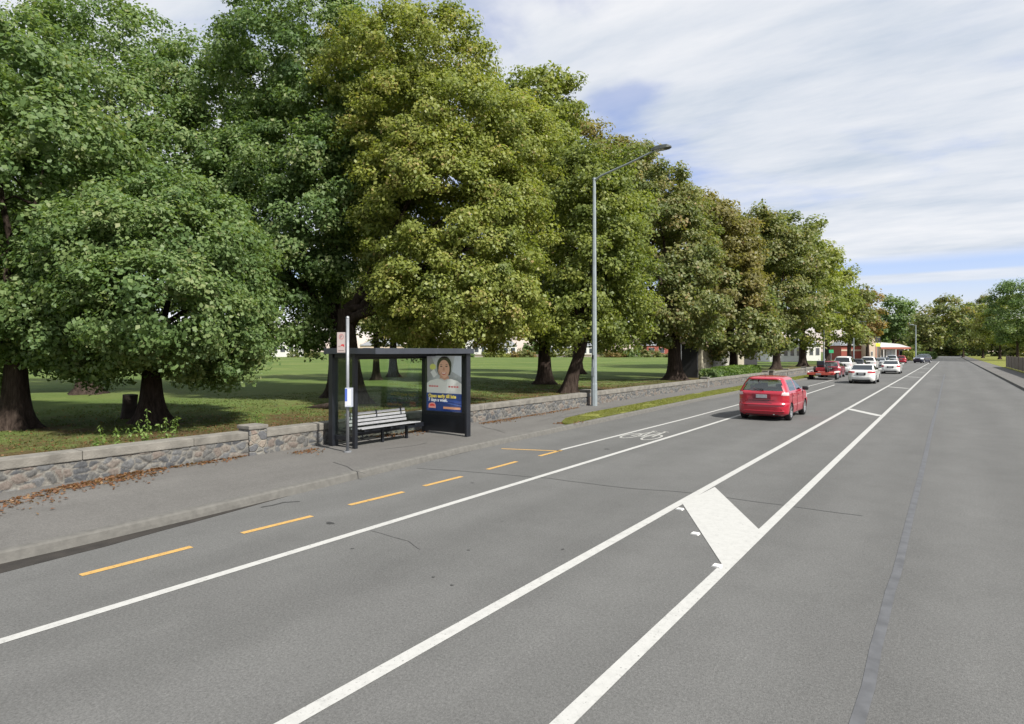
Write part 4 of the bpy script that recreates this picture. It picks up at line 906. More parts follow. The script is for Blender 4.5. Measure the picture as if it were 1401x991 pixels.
# far belt of trees closing the park: shared meshes, each tree its own object
protos = []
for k in range(3):
    rr = random.Random(40+k)
    E = [(rr.uniform(-2, 2), rr.uniform(-2, 2), 4+rr.uniform(-1, 2), 3+rr.uniform(0, 1.5), 3+rr.uniform(0, 1.5), 2.6+rr.uniform(0, 1)) for _ in range(4)]
    me = crown_mesh('crown', E, .65, 1.2, 1.5, 200+k, cap=9000); me.materials.append([MD, DK, YL][k])
    tm = MB().tube([(0, 0, -.2), (.1, 0, 2), (0, .1, 5)], [.35, .28, .15], 7); tmm = bpy.data.meshes.new('trunk'); tmm.from_pydata(tm.v, [], tm.f); tmm.materials.append(M['bark'])
    protos.append((me, tmm))
kinds = ['mid green', 'dark green', 'yellow green']
rr = random.Random(3); pxs = list(range(-1400, -160, 95))+list(range(-160, 1130, 52))
for i, px in enumerate(pxs):
    Z = 285+rr.uniform(-15, 45); x, y = DP(px+rr.uniform(-14, 14), Z); k = rr.randint(0, 2); me, tmm = protos[k]
    near = 'far beyond the left edge' if px < -160 else 'behind the oaks' if px < 300 else 'left of the bus shelter' if px < 450 else 'seen through the bus shelter' if px < 640 else 'between shelter and lamp' if px < 815 else 'right of the tall lamp' if px < 950 else 'behind the far row trees'
    t = empty('distant_tree', (x, y, GZ), rr.uniform(0, 6), 'small %s distant tree across the park %s' % (kinds[k], near), 'tree', 'distant trees across the park')
    s = rr.uniform(.75, 1.25); t.scale = (s*1.3, s*1.3, s)
    for nm, m_ in (('crown', me), ('trunk', tmm)):
        o = bpy.data.objects.new(nm, m_); C.objects.link(o); o.parent = t
for i, (px, Z, s) in enumerate([(1225, 330, 1.6), (1262, 340, 1.7), (1290, 320, 1.8), (1316, 330, 1.8), (1345, 300, 1.7), (1190, 300, 1.6), (1395, 280, 1.8)]):
    x, y = DP(px, Z); k = i % 2; me, tmm = protos[k]
    t = empty('distant_tree', (x, y, GZ), i, 'dark distant tree at the very end of the road, %s' % ['behind the white roof', 'behind the dark vehicle', 'right of the pale lamp post', 'over the vanishing point', 'across the road', 'behind the orange tree', 'at the right edge'][i], 'tree', 'distant trees at the road end')
    t.scale = (s*1.3, s*1.3, s)
    for nm, m_ in (('crown', me), ('trunk', tmm)):
        o = bpy.data.objects.new(nm, m_); C.objects.link(o); o.parent = t

# hedge behind the wall, shrubs, weeds, stump
def hedge(x0, x1, y0, y1, z1, leaf, m, label, seed, name='hedge', cat='hedge', rzc=None, n=14000, z0=GZ):
    rng = np.random.default_rng(seed); t = empty(name, ((x0+x1)/2, (y0+y1)/2, z0), label=label, cat=cat)
    f = rng.integers(0, 5, n); u, v, w_ = rng.uniform(-1, 1, (3, n))
    P = np.stack([u, v, w_], 1); P[f == 0, 0] = 1; P[f == 1, 0] = -1; P[f == 2, 1] = 1; P[f == 3, 1] = -1; P[f == 4, 2] = 1
    Nn = np.zeros((n, 3)); Nn[f == 0, 0] = 1; Nn[f == 1, 0] = -1; Nn[f == 2, 1] = 1; Nn[f == 3, 1] = -1; Nn[f == 4, 2] = 1
    nrm = np.linalg.norm(P, axis=1, keepdims=True); P = P*(1-.18*np.clip(nrm-1.15, 0, 1))+rng.normal(size=(n, 3))*.045
    bil = np.array([noise.noise(Vector(p)*2.3+Vector((seed, 0, 0))) for p in P]); P *= (1+.10*bil)[:, None]
    P *= np.array([(x1-x0)/2, (y1-y0)/2, (z1-z0)/2]); P[:, 2] += (z1-z0)/2
    link('foliage', quad_mesh('foliage', leaves(P, Nn+rng.normal(size=(n, 3))*.6+np.array([0, 0, .3]), leaf, rng), .5+bil*.5+rng.normal(size=n)*.18), m, t)
    return t
hy0, hy1 = PL(985, -13.6), PL(1031, -13.6)
hedge(-14.3, -13.0, hy0, hy1, 1.25, .10, M['hedge'], 'bright green clipped hedge behind the wall by the pale block building', 61)
hedge(-14.6, -13.3, PL(968, -14), PL(984, -14), 1.1, .12, DK, 'dark shrub left of the bright clipped hedge', 62, 'shrub', 'shrub', n=6000)
x, y = DP(1243, 158); hedge(x-1.2, x+1.2, y-2.5, y+2.5, 2.4, .35, M['leaf_yel'], 'yellow green hedge right of the white roofed building', 63, n=3500)
x, y = DP(1262, 185); hedge(x-6, x+3, y-1, y+1, 2.2, .4, DK, 'dark hedge behind the dark vehicle at the road end', 64, n=4500)
def weed(px, py, hgt, seed, label):
    rnd = random.Random(seed); x = -12.95; y = PL(px, x); t = empty('weed', (x, y, GZ), label=label, cat='weed', group='leafy weeds growing behind the wall coping')
    rng = np.random.default_rng(seed); P, Nn = [], []
    stm = MB()
    for k in range(rnd.randint(2, 4)):
        dx, dy = rnd.uniform(-.12, .12), rnd.uniform(-.22, .22); h = hgt*rnd.uniform(.7, 1)
        stm.tube([(dx*.3, dy*.3, 0), (dx*.6, dy*.6, h*.5), (dx, dy, h)], [.008, .006, .003], 5)
        for q in range(34):
            tt = rnd.uniform(.3, 1.02); a = rnd.uniform(0, 6.3); r_ = rnd.uniform(.01, .07)
            P.append((dx*tt+math.cos(a)*r_, dy*tt+math.sin(a)*r_, h*tt)); Nn.append((math.cos(a)*.5, math.sin(a)*.5, .8))
    stm.build('stem', M['weed'], t)
    link('foliage', quad_mesh('foliage', leaves(np.array(P), np.array(Nn)+rng.normal(size=(len(P), 3))*.4, .075, rng, .55), .5+rng.normal(size=len(P))*.2), M['weed'], t)
for i, (px, h, lb) in enumerate([(134, .72, 'low leafy weed behind the coping, leftmost of its row'), (152, .86, 'leafy weed left of the oak trunk base, second from the left'), (176, 1.0, 'tall thin weed just below the old stump'), (205, 1.12, 'tallest leafy weed in front of the oak trunk'), (229, 1.06, 'arching weed right of the oak trunk base'), (352, .80, 'small weed sprouting behind the stone wall pillar')]): weed(px, 0, h, 70+i, lb)
x, y = DP(178, 21.0); t = empty('tree_stump', (x, y, GZ), label='dark old tree stump standing left of the oak trunk', cat='stump')
random.seed(4); MB().tube([(0, 0, -.1), (0, 0, .1), (0, 0, .45), (.02, 0, .80)], [.34, .27, .22, .23], 14, jit=.06).build('stump', M['stump'], t)
x, y = DP(443, 24.5)
t = empty('tree_root', (x, y, GZ), label='bare root ridge on the grass left of the bus shelter', cat='root')
MB().tube([(-.9, -.2, -.04), (-.3, 0, .03), (.4, .1, .10), (1.1, .2, .14)], [.06, .13, .17, .2], 8, jit=.1).build('root', M['bark'], t, smooth=True)
random.seed(9)

# ================================================================== BUILDINGS
def house(px, Z, wpx, py_eave, py_ridge, wallm, roofm, label, name='house', depth=7, nwin=3, rz=None, group=None, chimney=False, hip=True):
    x, y = DP(px, Z); wd = wpx*Z/F; he = HZ(py_eave, Z)-GZ; hr = HZ(py_ridge, Z)-GZ
    t = empty(name, (x, y, GZ), TH if rz is None else rz, label, 'house' if name == 'house' else 'building', group)
    MB().box((-wd/2, 0, -.1), (wd/2, depth, he)).build('wall', wallm, t)
    r = MB(); o_ = .4; i_ = min(wd*.3, depth*.5) if hip else 0
    r.add([(-wd/2-o_, -o_, he+.01), (wd/2+o_, -o_, he+.01), (wd/2+o_, depth+o_, he+.01), (-wd/2-o_, depth+o_, he+.01), (-wd/2-o_+i_, depth/2, hr), (wd/2+o_-i_, depth/2, hr)], [(0, 1, 5, 4), (1, 2, 5), (2, 3, 4, 5), (3, 0, 4), (3, 2, 1, 0)])
    rf = r.build('roof', roofm, t)
    if chimney: MB().box((wd*.2, depth*.3, he), (wd*.2+.7, depth*.3+.6, hr+1)).build('chimney', M['cream'], rf)
    for k in range(nwin):
        cx = -wd/2+wd*(k+.5)/nwin; ww = wd/nwin*.28
        fr = MB().box((cx-ww-.06, -.05, he*.36-.06), (cx+ww+.06, -.003, he*.80+.06)).build('window', M['housewhite'], t)
        MB().box((cx-ww, -.065, he*.36), (cx+ww, -.052, he*.80)).build('pane', M['window'], fr)
    return t
G_ = 'houses across the park'
hs = [(-40, 262, 46, 473, 462, 'housewhite', 'roofgrey', 'white house with grey roof far across the park, left of the oaks'),
 (120, 258, 52, 472, 460, 'cream', 'rooftile', 'cream house with terracotta roof far across the park behind the oaks'),
 (265, 262, 48, 474, 463, 'housewhite', 'rooftile', 'white house with terracotta roof showing right of the oak trunk'),
 (387, 255, 34, 470, 458, 'housewhite', 'roofwhite', 'bright white house showing in the gap left of the bus shelter'),
 (520, 265, 55, 473, 464, 'cream', 'roofgrey', 'cream house with grey roof showing above the shelter glass'),
 (652, 250, 30, 470, 462, 'housewhite', 'roofwhite', 'white house just right of the bus shelter end panel'),
 (692, 256, 30, 473, 466, 'housewhite', 'roofgrey', 'white house with grey roof under the plane tree branches'),
 (765, 250, 34, 472, 464, 'housewhite', 'roofgrey', 'pale house between the two dark trunks'),
 (800, 254, 26, 474, 466, 'housewhite', 'roofgrey', 'grey roofed house just left of the tall lamp pole'),
 (905, 262, 40, 473, 465, 'brick', 'roofgrey', 'red brick house far across the park right of the tall lamp')]
for (px, Z, wp, pe, pr, wm, rm, lb) in hs: house(px, Z, wp, pe, pr, M[wm], M[rm], lb, group=G_, depth=10)
for i, (px, Z, sz, cc, lb) in enumerate([(700, 235, 1.5, GD, 'orange shrub across the park left of the dark upright trunk'), (722, 238, 1.7, GD, 'orange shrub across the park behind the dark upright trunk'), (835, 232, 1.9, GD, 'orange shrub across the park just right of the tall lamp'), (848, 238, 2.0, GD, 'larger orange shrub across the park right of the tall lamp'), (862, 236, 2.2, DK, 'dark shrub across the park among the orange shrubs'), (826, 240, 1.6, MD, 'green shrub across the park behind the tall lamp pole'), (880, 235, 1.8, MD, 'green shrub across the park under the broad tree'), (400, 238, 1.8, MD, 'green shrub across the park in the gap left of the shelter'), (640, 240, 1.4, DK, 'dark shrub across the park beside the shelter end')]):
    x, y = DP(px, Z); rr = random.Random(i); t = empty('distant_shrub', (x, y, GZ), label=lb, cat='shrub', group='shrubs across the park')
    link('foliage', crown_mesh('foliage', [(0, 0, sz*.7, sz*1.2, sz, sz*.75), (sz, .3, sz*.5, sz*.9, sz*.8, sz*.55)], .4, 1.3, .9, 300+i, cap=2500), cc, t)
rr = random.Random(77)
for i, px in enumerate([575, 598, 668, 682, 712, 752, 775, 787, 893, 915, 938, 340, 315, 425]):
    x, y = DP(px, 236+rr.uniform(-4, 6)); sz = rr.uniform(1.3, 2.3); k = rr.randint(0, 2)
    where = ['behind the shelter glass, left one', 'behind the shelter glass, right one', 'right of the shelter end panel', 'second right of the shelter end panel', 'left of the dark upright trunk', 'right of the dark upright trunk', 'left of the leaning trunk', 'close to the leaning trunk', 'left of the stout trunk', 'behind the stout trunk', 'right of the stout trunk', 'right of the nearest oak', 'behind the nearest oak branches', 'left of the bus shelter post'][i]
    t = empty('distant_shrub', (x, y, GZ), label='distant %s shrub across the park %s' % (kinds[k], where), cat='shrub', group='shrubs across the park')
    link('foliage', crown_mesh('foliage', [(0, 0, sz*.6, sz*1.4, sz, sz*.75), (sz*1.2, .3, sz*.5, sz*1.1, sz*.8, sz*.6)], .4, 1.3, .9, 400+i, cap=2500), [MD, DK, YL][k], t)
# low fence across the park
x0, y0 = DP(560, 246); x1, y1 = DP(960, 246)
t = empty('park_fence', (x0, y0, GZ), TH, 'pale low fence running along the far side of the park', 'fence'); Lf = math.hypot(x1-x0, y1-y0)
MB().box((0, 0, .15), (Lf, .05, 1.1)).build('panel', M['timber'], t)
for k in range(0, int(Lf), 6): MB().box((k, -.12, -.1), (k+.12, -.002, 1.2)).build('post', M['housewhite'], t)

# pale block building with dark openings, behind the hedge
yb0, yb1 = PL(959, -17.2), PL(1040, -17.2)
pv = empty('park_pavilion', (-17.2, yb0, GZ), label='pale block park pavilion with dark openings under the drooping tree', cat='building')
Lb = yb1-yb0
MB().box((-2.6, 0, -.1), (-.3, Lb, 2.9)).build('wall', M['doordark'], pv)
for (a, b, m_) in ((960, 974, 'pavilion'), (976, 998, 'housewhite'), (1010, 1018, 'pavilion')):
    p0, p1 = PL(a, -17.2)-yb0, PL(b, -17.2)-yb0
    MB().box((-.298, p0, -.1), (.0, p1, 2.85)).build('wall_panel', M[m_] if m_ != 'housewhite' else mat('pale_grey_panel', (.40, .39, .33), .8, nz=.25, nscale=3), pv)
MB().box((-2.9, -.4, 2.9), (.5, Lb+.4, 3.08)).build('roof', M['timber'], pv)
MB().tube([(-1.6, -.35, -.1), (-1.6, -.35, 2.9)], .05, 8).build('post', M['polegrey'], pv)
MB().box((-.295, PL(985.5, -17.2)-yb0, 0), (.012, PL(985.5, -17.2)-yb0+.12, 2.86)).build('panel_joint', M['pavilion'], pv)
# white building behind the far row trees
for i, (px, Z, wp, lb) in enumerate([(1075, 135, 44, 'white building with dark windows showing under the far row trees'), (1110, 150, 26, 'pale building half hidden behind the far trunks near the trailer')]):
    house(px, Z, wp, 472, 462, M['housewhite'], M['roofgrey'], lb, nwin=5 if i == 0 else 3, group='buildings at the end of the park', depth=9)

# corner shops at the end
Zc = 160
house(1170, Zc, 38, 473, 466, M['brick'], M['roofgrey'], 'long red brick building with pale band behind the parked cars', name='brick_building', depth=8, nwin=0)
t = [o for o in C.objects if o.name.startswith('brick_building')][0]; wd = 38*Zc/F
MB().box((-wd/2, -.05, 2.35), (wd/2, -.003, 2.75)).build('pale_band', M['cream'], t)
x, y = DP(1194, Zc-3); t = empty('cream_building', (x, y, GZ), TH, 'tall narrow cream building front beside the red brick building', 'building')
MB().box((-1.15, 0, -.1), (1.25, 6, HZ(464, Zc)-GZ)).build('wall', M['cream'], t)
MB().box((-1.3, -.15, HZ(464, Zc)-GZ), (1.4, 6.1, HZ(463, Zc)-GZ+.05)).build('parapet', M['rooftile'], t)
f = MB().box((-.5, -.05, 1.1), (.05, -.003, 2.3)).build('window', M['housewhite'], t); MB().box((-.42, -.07, 1.2), (-.03, -.052, 2.2)).build('pane', M['window'], f)
MB().box((.75, -.05, 0), (.95, -.003, 3.9)).build('downpipe', M['brick'], t)
x, y = DP(1222, Zc-2); t = empty('verandah_shop', (x, y, GZ), TH, 'low shop with white iron roof and red brown eaves at the end of the road', 'building')
wd = 34*Zc/F; he = HZ(475.5, Zc)-GZ
MB().box((-wd/2, 0, -.1), (wd/2-.8, 7, he)).build('wall', M['housewhite'], t)
MB().add([(-wd/2-.6, -1.2, he), (wd/2+.5, -1.2, he), (wd/2+.5, 3.5, he+.9), (-wd/2, 3.5, he+1.5), (-wd/2-.6, 8, he), (wd/2+.5, 8, he), (-wd/2-.6, -1.2, he-.02), (wd/2+.5, -1.2, he-.02)], [(0, 1, 2, 3), (3, 2, 5, 4), (0, 3, 4), (1, 5, 2)]).build('roof', M['roofwhite'], t)
MB().box((-wd/2-.6, -1.25, he-.42), (wd/2+.55, -1.2, he+.02)).build('fascia', mat('red_brown_fascia', (.33, .10, .06), .6, nz=.1), t)
for k, (a, b, m_) in enumerate(((.03, .22, 'window'), (.28, .42, 'silver'), (.50, .56, 'housewhite'), (.60, .72, 'brick'), (.75, .86, 'window'))):
    MB().box((-wd/2+wd*a, -.06, .1), (-wd/2+wd*b, -.003, he*.8)).build('shop_window' if m_ == 'window' else 'shop_front', M[m_], t)
for a in (-.48, 0, .48): MB().box((wd*a-.08, -1.15, -.1), (wd*a+.08, -1.0, he-.42)).build('verandah_post', M['housewhite'], t)
# signs among the far traffic
def sign(px, Z, py, w_, h_, m, label, name, board=None):
    x, y = DP(px, Z); zc = HZ(py, Z)-GZ; t = empty(name, (x, y, GZ), TH, label, 'sign')
    MB().tube([(0, 0, -.1), (0, 0, zc+h_/2)], .05, 8).build('post', M['polegrey'], t)
    MB().box((-w_/2, -.08, zc-h_/2), (w_/2, -.052, zc+h_/2), bev=.01).build('sign_board', m, t); return t
sign(1201, 118, 472, .85, .62, M['hivis'], 'fluorescent yellow road sign above the parked cars', 'road_sign')
sign(1200.5, 128, 465, 1.1, 1.2, M['navy'], 'dark blue hanging sign board above the yellow sign', 'hanging_sign')
sign(1137, 95, 481, .7, .5, M['greensign'], 'small green sign under the trees left of the parked vans', 'green_sign')

# street edge across the road
t = empty('timber_fence', (6.6, 5, GZ), 0, 'weathered timber paling fence along the opposite footpath', 'fence')
for k in range(22): MB().box((0, k*5+.06, .05), (.03, k*5+4.94, 1.6)).build('panel', M['timber'], t)
for k in range(23): MB().box((-.03, k*5-.055, -.1), (.07, k*5+.055, 1.68)).build('post', M['timber'], t)

# ================================================================== VEHICLES
def interp_profile(ctrl, sub=5):
    out = []
    c = np.array(ctrl, float)
    for i in range(len(c)-1):
        p0, p1, p2, p3 = c[max(0, i-1)], c[i], c[i+1], c[min(len(c)-1, i+2)]
        for k in range(sub):
            t = k/sub; cub = .5*((2*p1)+(-p0+p2)*t+(2*p0-5*p1+4*p2-p3)*t*t+(-p0+3*p1-3*p2+p3)*t**3)
            out.append(cub*.55+(p1*(1-t)+p2*t)*.45)
    out.append(c[-1]); return out
def ring_pts(z, hw, yr, yf, rc, bow, ns, ne, na=7):
    rc = min(rc, hw*.9, (yf-yr)*.45); pts = []
    def bo(x): return bow*(1-min(1, abs(x)/max(hw, .01))**2)
    for k in range(ne): x = -(hw-rc)+2*(hw-rc)*k/ne; pts.append((x, yr-bo(x)*.6))          # rear
    for k in range(na): a = -math.pi/2+math.pi/2*k/na; x = hw-rc+rc*math.cos(a); pts.append((x, yr+rc+rc*math.sin(a)-bo(x)*.6))
    for k in range(ns): pts.append((hw, yr+rc+(yf-yr-2*rc)*k/ns))                           # right side
    for k in range(na): a = math.pi/2*k/na; x = hw-rc+rc*math.cos(a); pts.append((x, yf-rc+rc*math.sin(a)+bo(x)))
    for k in range(ne): x = (hw-rc)-2*(hw-rc)*k/ne; pts.append((x, yf+bo(x)))
    for k in range(na): a = math.pi/2+math.pi/2*k/na; x = -hw+rc+rc*math.cos(a); pts.append((x, yf-rc+rc*math.sin(a)+bo(x)))
    for k in range(ns): pts.append((-hw, yf-rc-(yf-yr-2*rc)*k/ns))
    for k in range(na): a = math.pi+math.pi/2*k/na; x = -hw+rc+rc*math.cos(a); pts.append((x, yr+rc+rc*math.sin(a)-bo(x)*.6))
    return [(x, y, z) for x, y in pts]

def car(name, label, px, py, lat, spec, paintm, glassm, rz=0, cat='car', group=None, detail=1, dy=None):
    """px, py: where the middle of the rear meets the road in the photograph (or lat + column)."""
    ctrl, wb, rw, sidew, rearw, frontw, tails, heads = spec['ctrl'], spec['wheels'], spec['rw'], spec['side'], spec['rear'], spec['front'], spec['tails'], spec['heads']
    yrear = min(c[2] for c in ctrl)
    Y = PL(px, lat) if dy is None else dy
    t = empty(name, (lat, Y-yrear if rz == 0 else Y, 0), rz, label, cat, group)
    ns, ne, sub = (84, 30, 6) if detail else (44, 16, 4)
    rings = [ring_pts(*c, ns, ne) for c in interp_profile(ctrl, sub)]
    V = np.array(rings); nr, nc = V.shape[:2]; V = V.reshape(-1, 3)
    # round the wheel arches
    for (wy, wr) in wb:
        ra = wr*1.17; dyz = V[:, 1:]-np.array([wy, rw]); d = np.linalg.norm(dyz, axis=1); hit = (np.abs(d-ra) < .045) & (np.abs(V[:, 0]) > .5)
        V[hit, 1:] = np.array([wy, rw])+dyz[hit]/d[hit][:, None]*ra
    sets = {k: [] for k in ('body', 'side_window', 'rear_window', 'windscreen', 'tail_light', 'headlight')}
    Vt = [Vector(v) for v in V]
    for i in range(nr-1):
        for k in range(nc):
            f = (i*nc+k, i*nc+(k+1)%nc, (i+1)*nc+(k+1)%nc, (i+1)*nc+k)
            c = sum((Vt[j] for j in f), Vector())/4; nv = (Vt[f[1]]-Vt[f[0]]).cross(Vt[f[3]]-Vt[f[0]])
            if nv.length > 0: nv.normalize()
            if any((c.y-wy)**2+(c.z-rw)**2 < (wr*1.17)**2 and abs(c.x) > .5 for wy, wr in wb): continue
            if abs(nv.x) > .55 and sidew(c): sets['side_window'].append(f)
            elif nv.y < -.25 and rearw(c): sets['rear_window'].append(f)
            elif nv.y > .2 and frontw(c): sets['windscreen'].append(f)
            elif c.y < 0 and tails(c, nv): sets['tail_light'].append(f)
            elif c.y > 0 and heads(c, nv): sets['headlight'].append(f)
            else: sets['body'].append(f)
    sets['body'].append(tuple((nr-1)*nc+k for k in range(nc)))
    def sub_mesh(nm, faces, m, off=0, parent=t, flt=None):
        fs = [f for f in faces if flt is None or flt(sum((Vt[j] for j in f), Vector())/len(f))]
        if not fs: return None
        ids = sorted({j for f in fs for j in f}); mp_ = {j: q for q, j in enumerate(ids)}
        me = bpy.data.meshes.new(nm); me.from_pydata([Vt[j] for j in ids], [], [tuple(mp_[j] for j in f) for f in fs]); me.update()
        o = link(nm, me, m, parent, smooth=True)
        return o
    body = sub_mesh('body', sets['body'], paintm)
    for s in (-1, 1): sub_mesh('side_window', sets['side_window'], glassm, flt=lambda c: c.x*s > 0)
    sub_mesh('rear_window', sets['rear_window'], glassm); sub_mesh('windscreen', sets['windscreen'], glassm)
    for s in (-1, 1):
        o = sub_mesh('tail_light', sets['tail_light'], M['red_lens'], flt=lambda c: c.x*s > 0 and c.z < spec.get('tsplit', 9))
        q = sub_mesh('reversing_lens', sets['tail_light'], M['clear_lens'], parent=o or t, flt=lambda c: c.x*s > 0 and c.z >= spec.get('tsplit', 9))
        sub_mesh('headlight', sets['headlight'], M['head_lens'], flt=lambda c: c.x*s > 0)
    hw = max(c[1] for c in ctrl); yr = yrear; yf = max(c[3] for c in ctrl)
    # underbody
    MB().box((-hw+.24, yr+.12, .17), (hw-.24, yf-.15, .60), bev=.03).build('underbody', M['blackplastic'], t)
    MB().box((-hw+.08, wb[0][0]+.42, .20), (hw-.08, wb[1][0]-.42, .50)).build('floor_pan', M['blackplastic'], t)
    # wheels
    for (wy, wr) in wb:
        for s in (-1, 1):
            xo = s*(hw-.015); wd = .20; m_ = MB(); prof = [(0, wr*.66), (.0, wr*.93), (.02, wr), (wd-.02, wr), (wd, wr*.93), (wd, wr*.66)]; K = 28
            for k in range(K):
                a = 2*math.pi*k/K; m_.v += [(xo-s*p[0], wy+p[1]*math.cos(a), rw+p[1]*math.sin(a)) for p in prof]
            for k in range(K):
                for q in range(5): m_.f.append((k*6+q, k*6+q+1, ((k+1)%K)*6+q+1, ((k+1)%K)*6+q))
            wh = m_.build('wheel', M['rubber'], t, smooth=True)
            m_ = MB(); rr_ = wr*.66
            for k in range(K):
                a = 2*math.pi*k/K; m_.v += [(xo-s*.004, wy+rr_*math.cos(a), rw+rr_*math.sin(a)), (xo-s*.01, wy+rr_*.88*math.cos(a), rw+rr_*.88*math.sin(a)), (xo-s*.10, wy+rr_*.82*math.cos(a), rw+rr_*.82*math.sin(a))]
            for k in range(K):
                for q in range(2): m_.f.append((k*3+q, k*3+q+1, ((k+1)%K)*3+q+1, ((k+1)%K)*3+q))
            for k in range(7):
                a = 2*math.pi*k/7; ca, sa = math.cos(a), math.sin(a); h = .030
                m_.add([(xo-s*.012, wy+rr_*.9*ca-h*sa, rw+rr_*.9*sa+h*ca), (xo-s*.012, wy+rr_*.9*ca+h*sa, rw+rr_*.9*sa-h*ca), (xo-s*.035, wy+.03*ca+h*1.2*sa, rw+.03*sa-h*1.2*ca), (xo-s*.035, wy+.03*ca-h*1.2*sa, rw+.03*sa+h*1.2*ca)], [(0, 1, 2, 3)])
            m_.build('rim', M['rim'], wh)
            m_ = MB().tube([(xo-s*.105, wy, rw), (xo-s*.108, wy, rw)], rr_*.84, 20); m_.build('brake_disc', M['blackplastic'], wh)
    # cabin
    zs = spec['seat_z']
    for s in (-.36, .36):
        for (yy_, bb) in ((spec['seat_y'], 'front_seat'), (spec['seat_y']-.85, 'rear_seat')):
            m_ = MB().box((s-.23, yy_-.10, .30), (s+.23, yy_+.06, zs), bev=.05); m_.box((s-.13, yy_-.08, zs+.03), (s+.13, yy_+.02, zs+.21), bev=.04); m_.box((s-.23, yy_+.05, .3), (s+.23, yy_+.5, .52), bev=.04)
            m_.build(bb, M['seat'], t, smooth=False)
    MB().box((-hw+.17, spec['seat_y']+.78, .5), (hw-.17, spec['seat_y']+1.15, spec['belt']-.04), bev=.04).build('dashboard', M['blackplastic'], t)
    # number plate, bumper trims, mirrors, handles, exhaust
    pz = spec['plate'][0]; py_r = spec['plate'][1]
    MB().box((-.30, py_r-.03, pz-.09), (.30, py_r+.08, pz+.09), bev=.01).build('plate_recess', M['blackplastic'] if paintm is not M['red'] else mat('plate_recess_red', (.16, .008, .02), .4, nz=.1), t)
    MB().box((-.18, py_r-.045, pz-.06), (.18, py_r-.031, pz+.06), bev=.004).build('number_plate', M['plate'], t)
    for s in (-1, 1):
        m_ = MB().box((s*(hw+.0)-.02 if s > 0 else -hw-.19, spec['mirror'][0]-.05, spec['mirror'][1]-.07), (hw+.19 if s > 0 else -hw+.02, spec['mirror'][0]+.05, spec['mirror'][1]+.07), bev=.035)
        m_.build('door_mirror', spec.get('mirror_m', paintm), t, smooth=True)
        for yh in spec['handles']: MB().box((s*(hw+.012)-.012, yh-.09, spec['belt']-.13), (s*(hw+.012)+.012, yh+.09, spec['belt']-.10), bev=.006).build('door_handle', paintm, t)
        # shut lines
        m_ = MB()
        for yh in spec['seams']:
            line = []
            for z in np.linspace(.30, spec['belt']-.02, 10):
                x_ = max((abs(v.x) for v in Vt if abs(v.z-z) < .06 and abs(v.y-yh) < .12), default=hw); line.append((s*(x_+.001), yh, z))
            m_.tube(line, .007, 5)
        m_.build('shut_line', M['blackplastic'], t)
    if spec.get('bumper'):
        a, b, d = spec['bumper']; MB().box((-hw+.30, d-.02, a), (hw-.30, d+.2, b), bev=.02).build('lower_bumper', M['blackplastic'], t)
    if spec.get('wiper'):
        z, y_ = spec['wiper']; MB().tube([(0, y_-.03, z), (.05, y_-.04, z+.05), (-.30, y_-.02, z+.07)], [.018, .012, .008], 6).build('rear_wiper', M['blackplastic'], t)
        MB().box((-.07, y_-.05, z-.13), (.07, y_-.02, z-.09), bev=.008).build('badge', M['chrome'], t)
    if spec.get('crease'):
        for z0, z1, dd in ((.545, .575, .012), (.335, .36, .010)):
            m_ = MB(); line = []
            for x_ in np.linspace(-hw+.10, hw-.10, 22):
                c_ = [v.y for v in Vt if abs(v.z-(z0+z1)/2) < .05 and abs(v.x-x_) < .06 and v.y < -1.3]
                line.append((x_, (min(c_) if c_ else yr)-dd*.3, (z0+z1)/2+.05*max(0, abs(x_)-.55)))
            m_.tube(line, .014, 6); m_.build('bumper_crease', paintm, t, smooth=True)
        line = [(x_, -1.60-.05*(1-(x_/.55)**2), 1.435) for x_ in np.linspace(-.50, .50, 12)]
        MB().tube(line, [.018]+[.03]*10+[.018], 8).build('roof_spoiler', paintm, t, smooth=True)
        MB().box((-.42, -1.962, .70), (.42, -1.935, .715)).build('tailgate_seam', M['blackplastic'], t)
        for s in (-1, 1): MB().box((s*.60-.07, -1.925, .40), (s*.60+.07, -1.90, .43), bev=.008).build('reflector', M['red_lens'], t)
    if spec.get('antenna'): MB().tube([(0, spec['antenna'][0], spec['antenna'][1]), (0, spec['antenna'][0]-.12, spec['antenna'][1]+.12)], .006, 5).build('aerial', M['blackplastic'], t)
    MB().tube([(hw-.45, yr+.02, .24), (hw-.45, yr+.3, .24)], .028, 8).build('exhaust', M['chrome'], t)
    return t

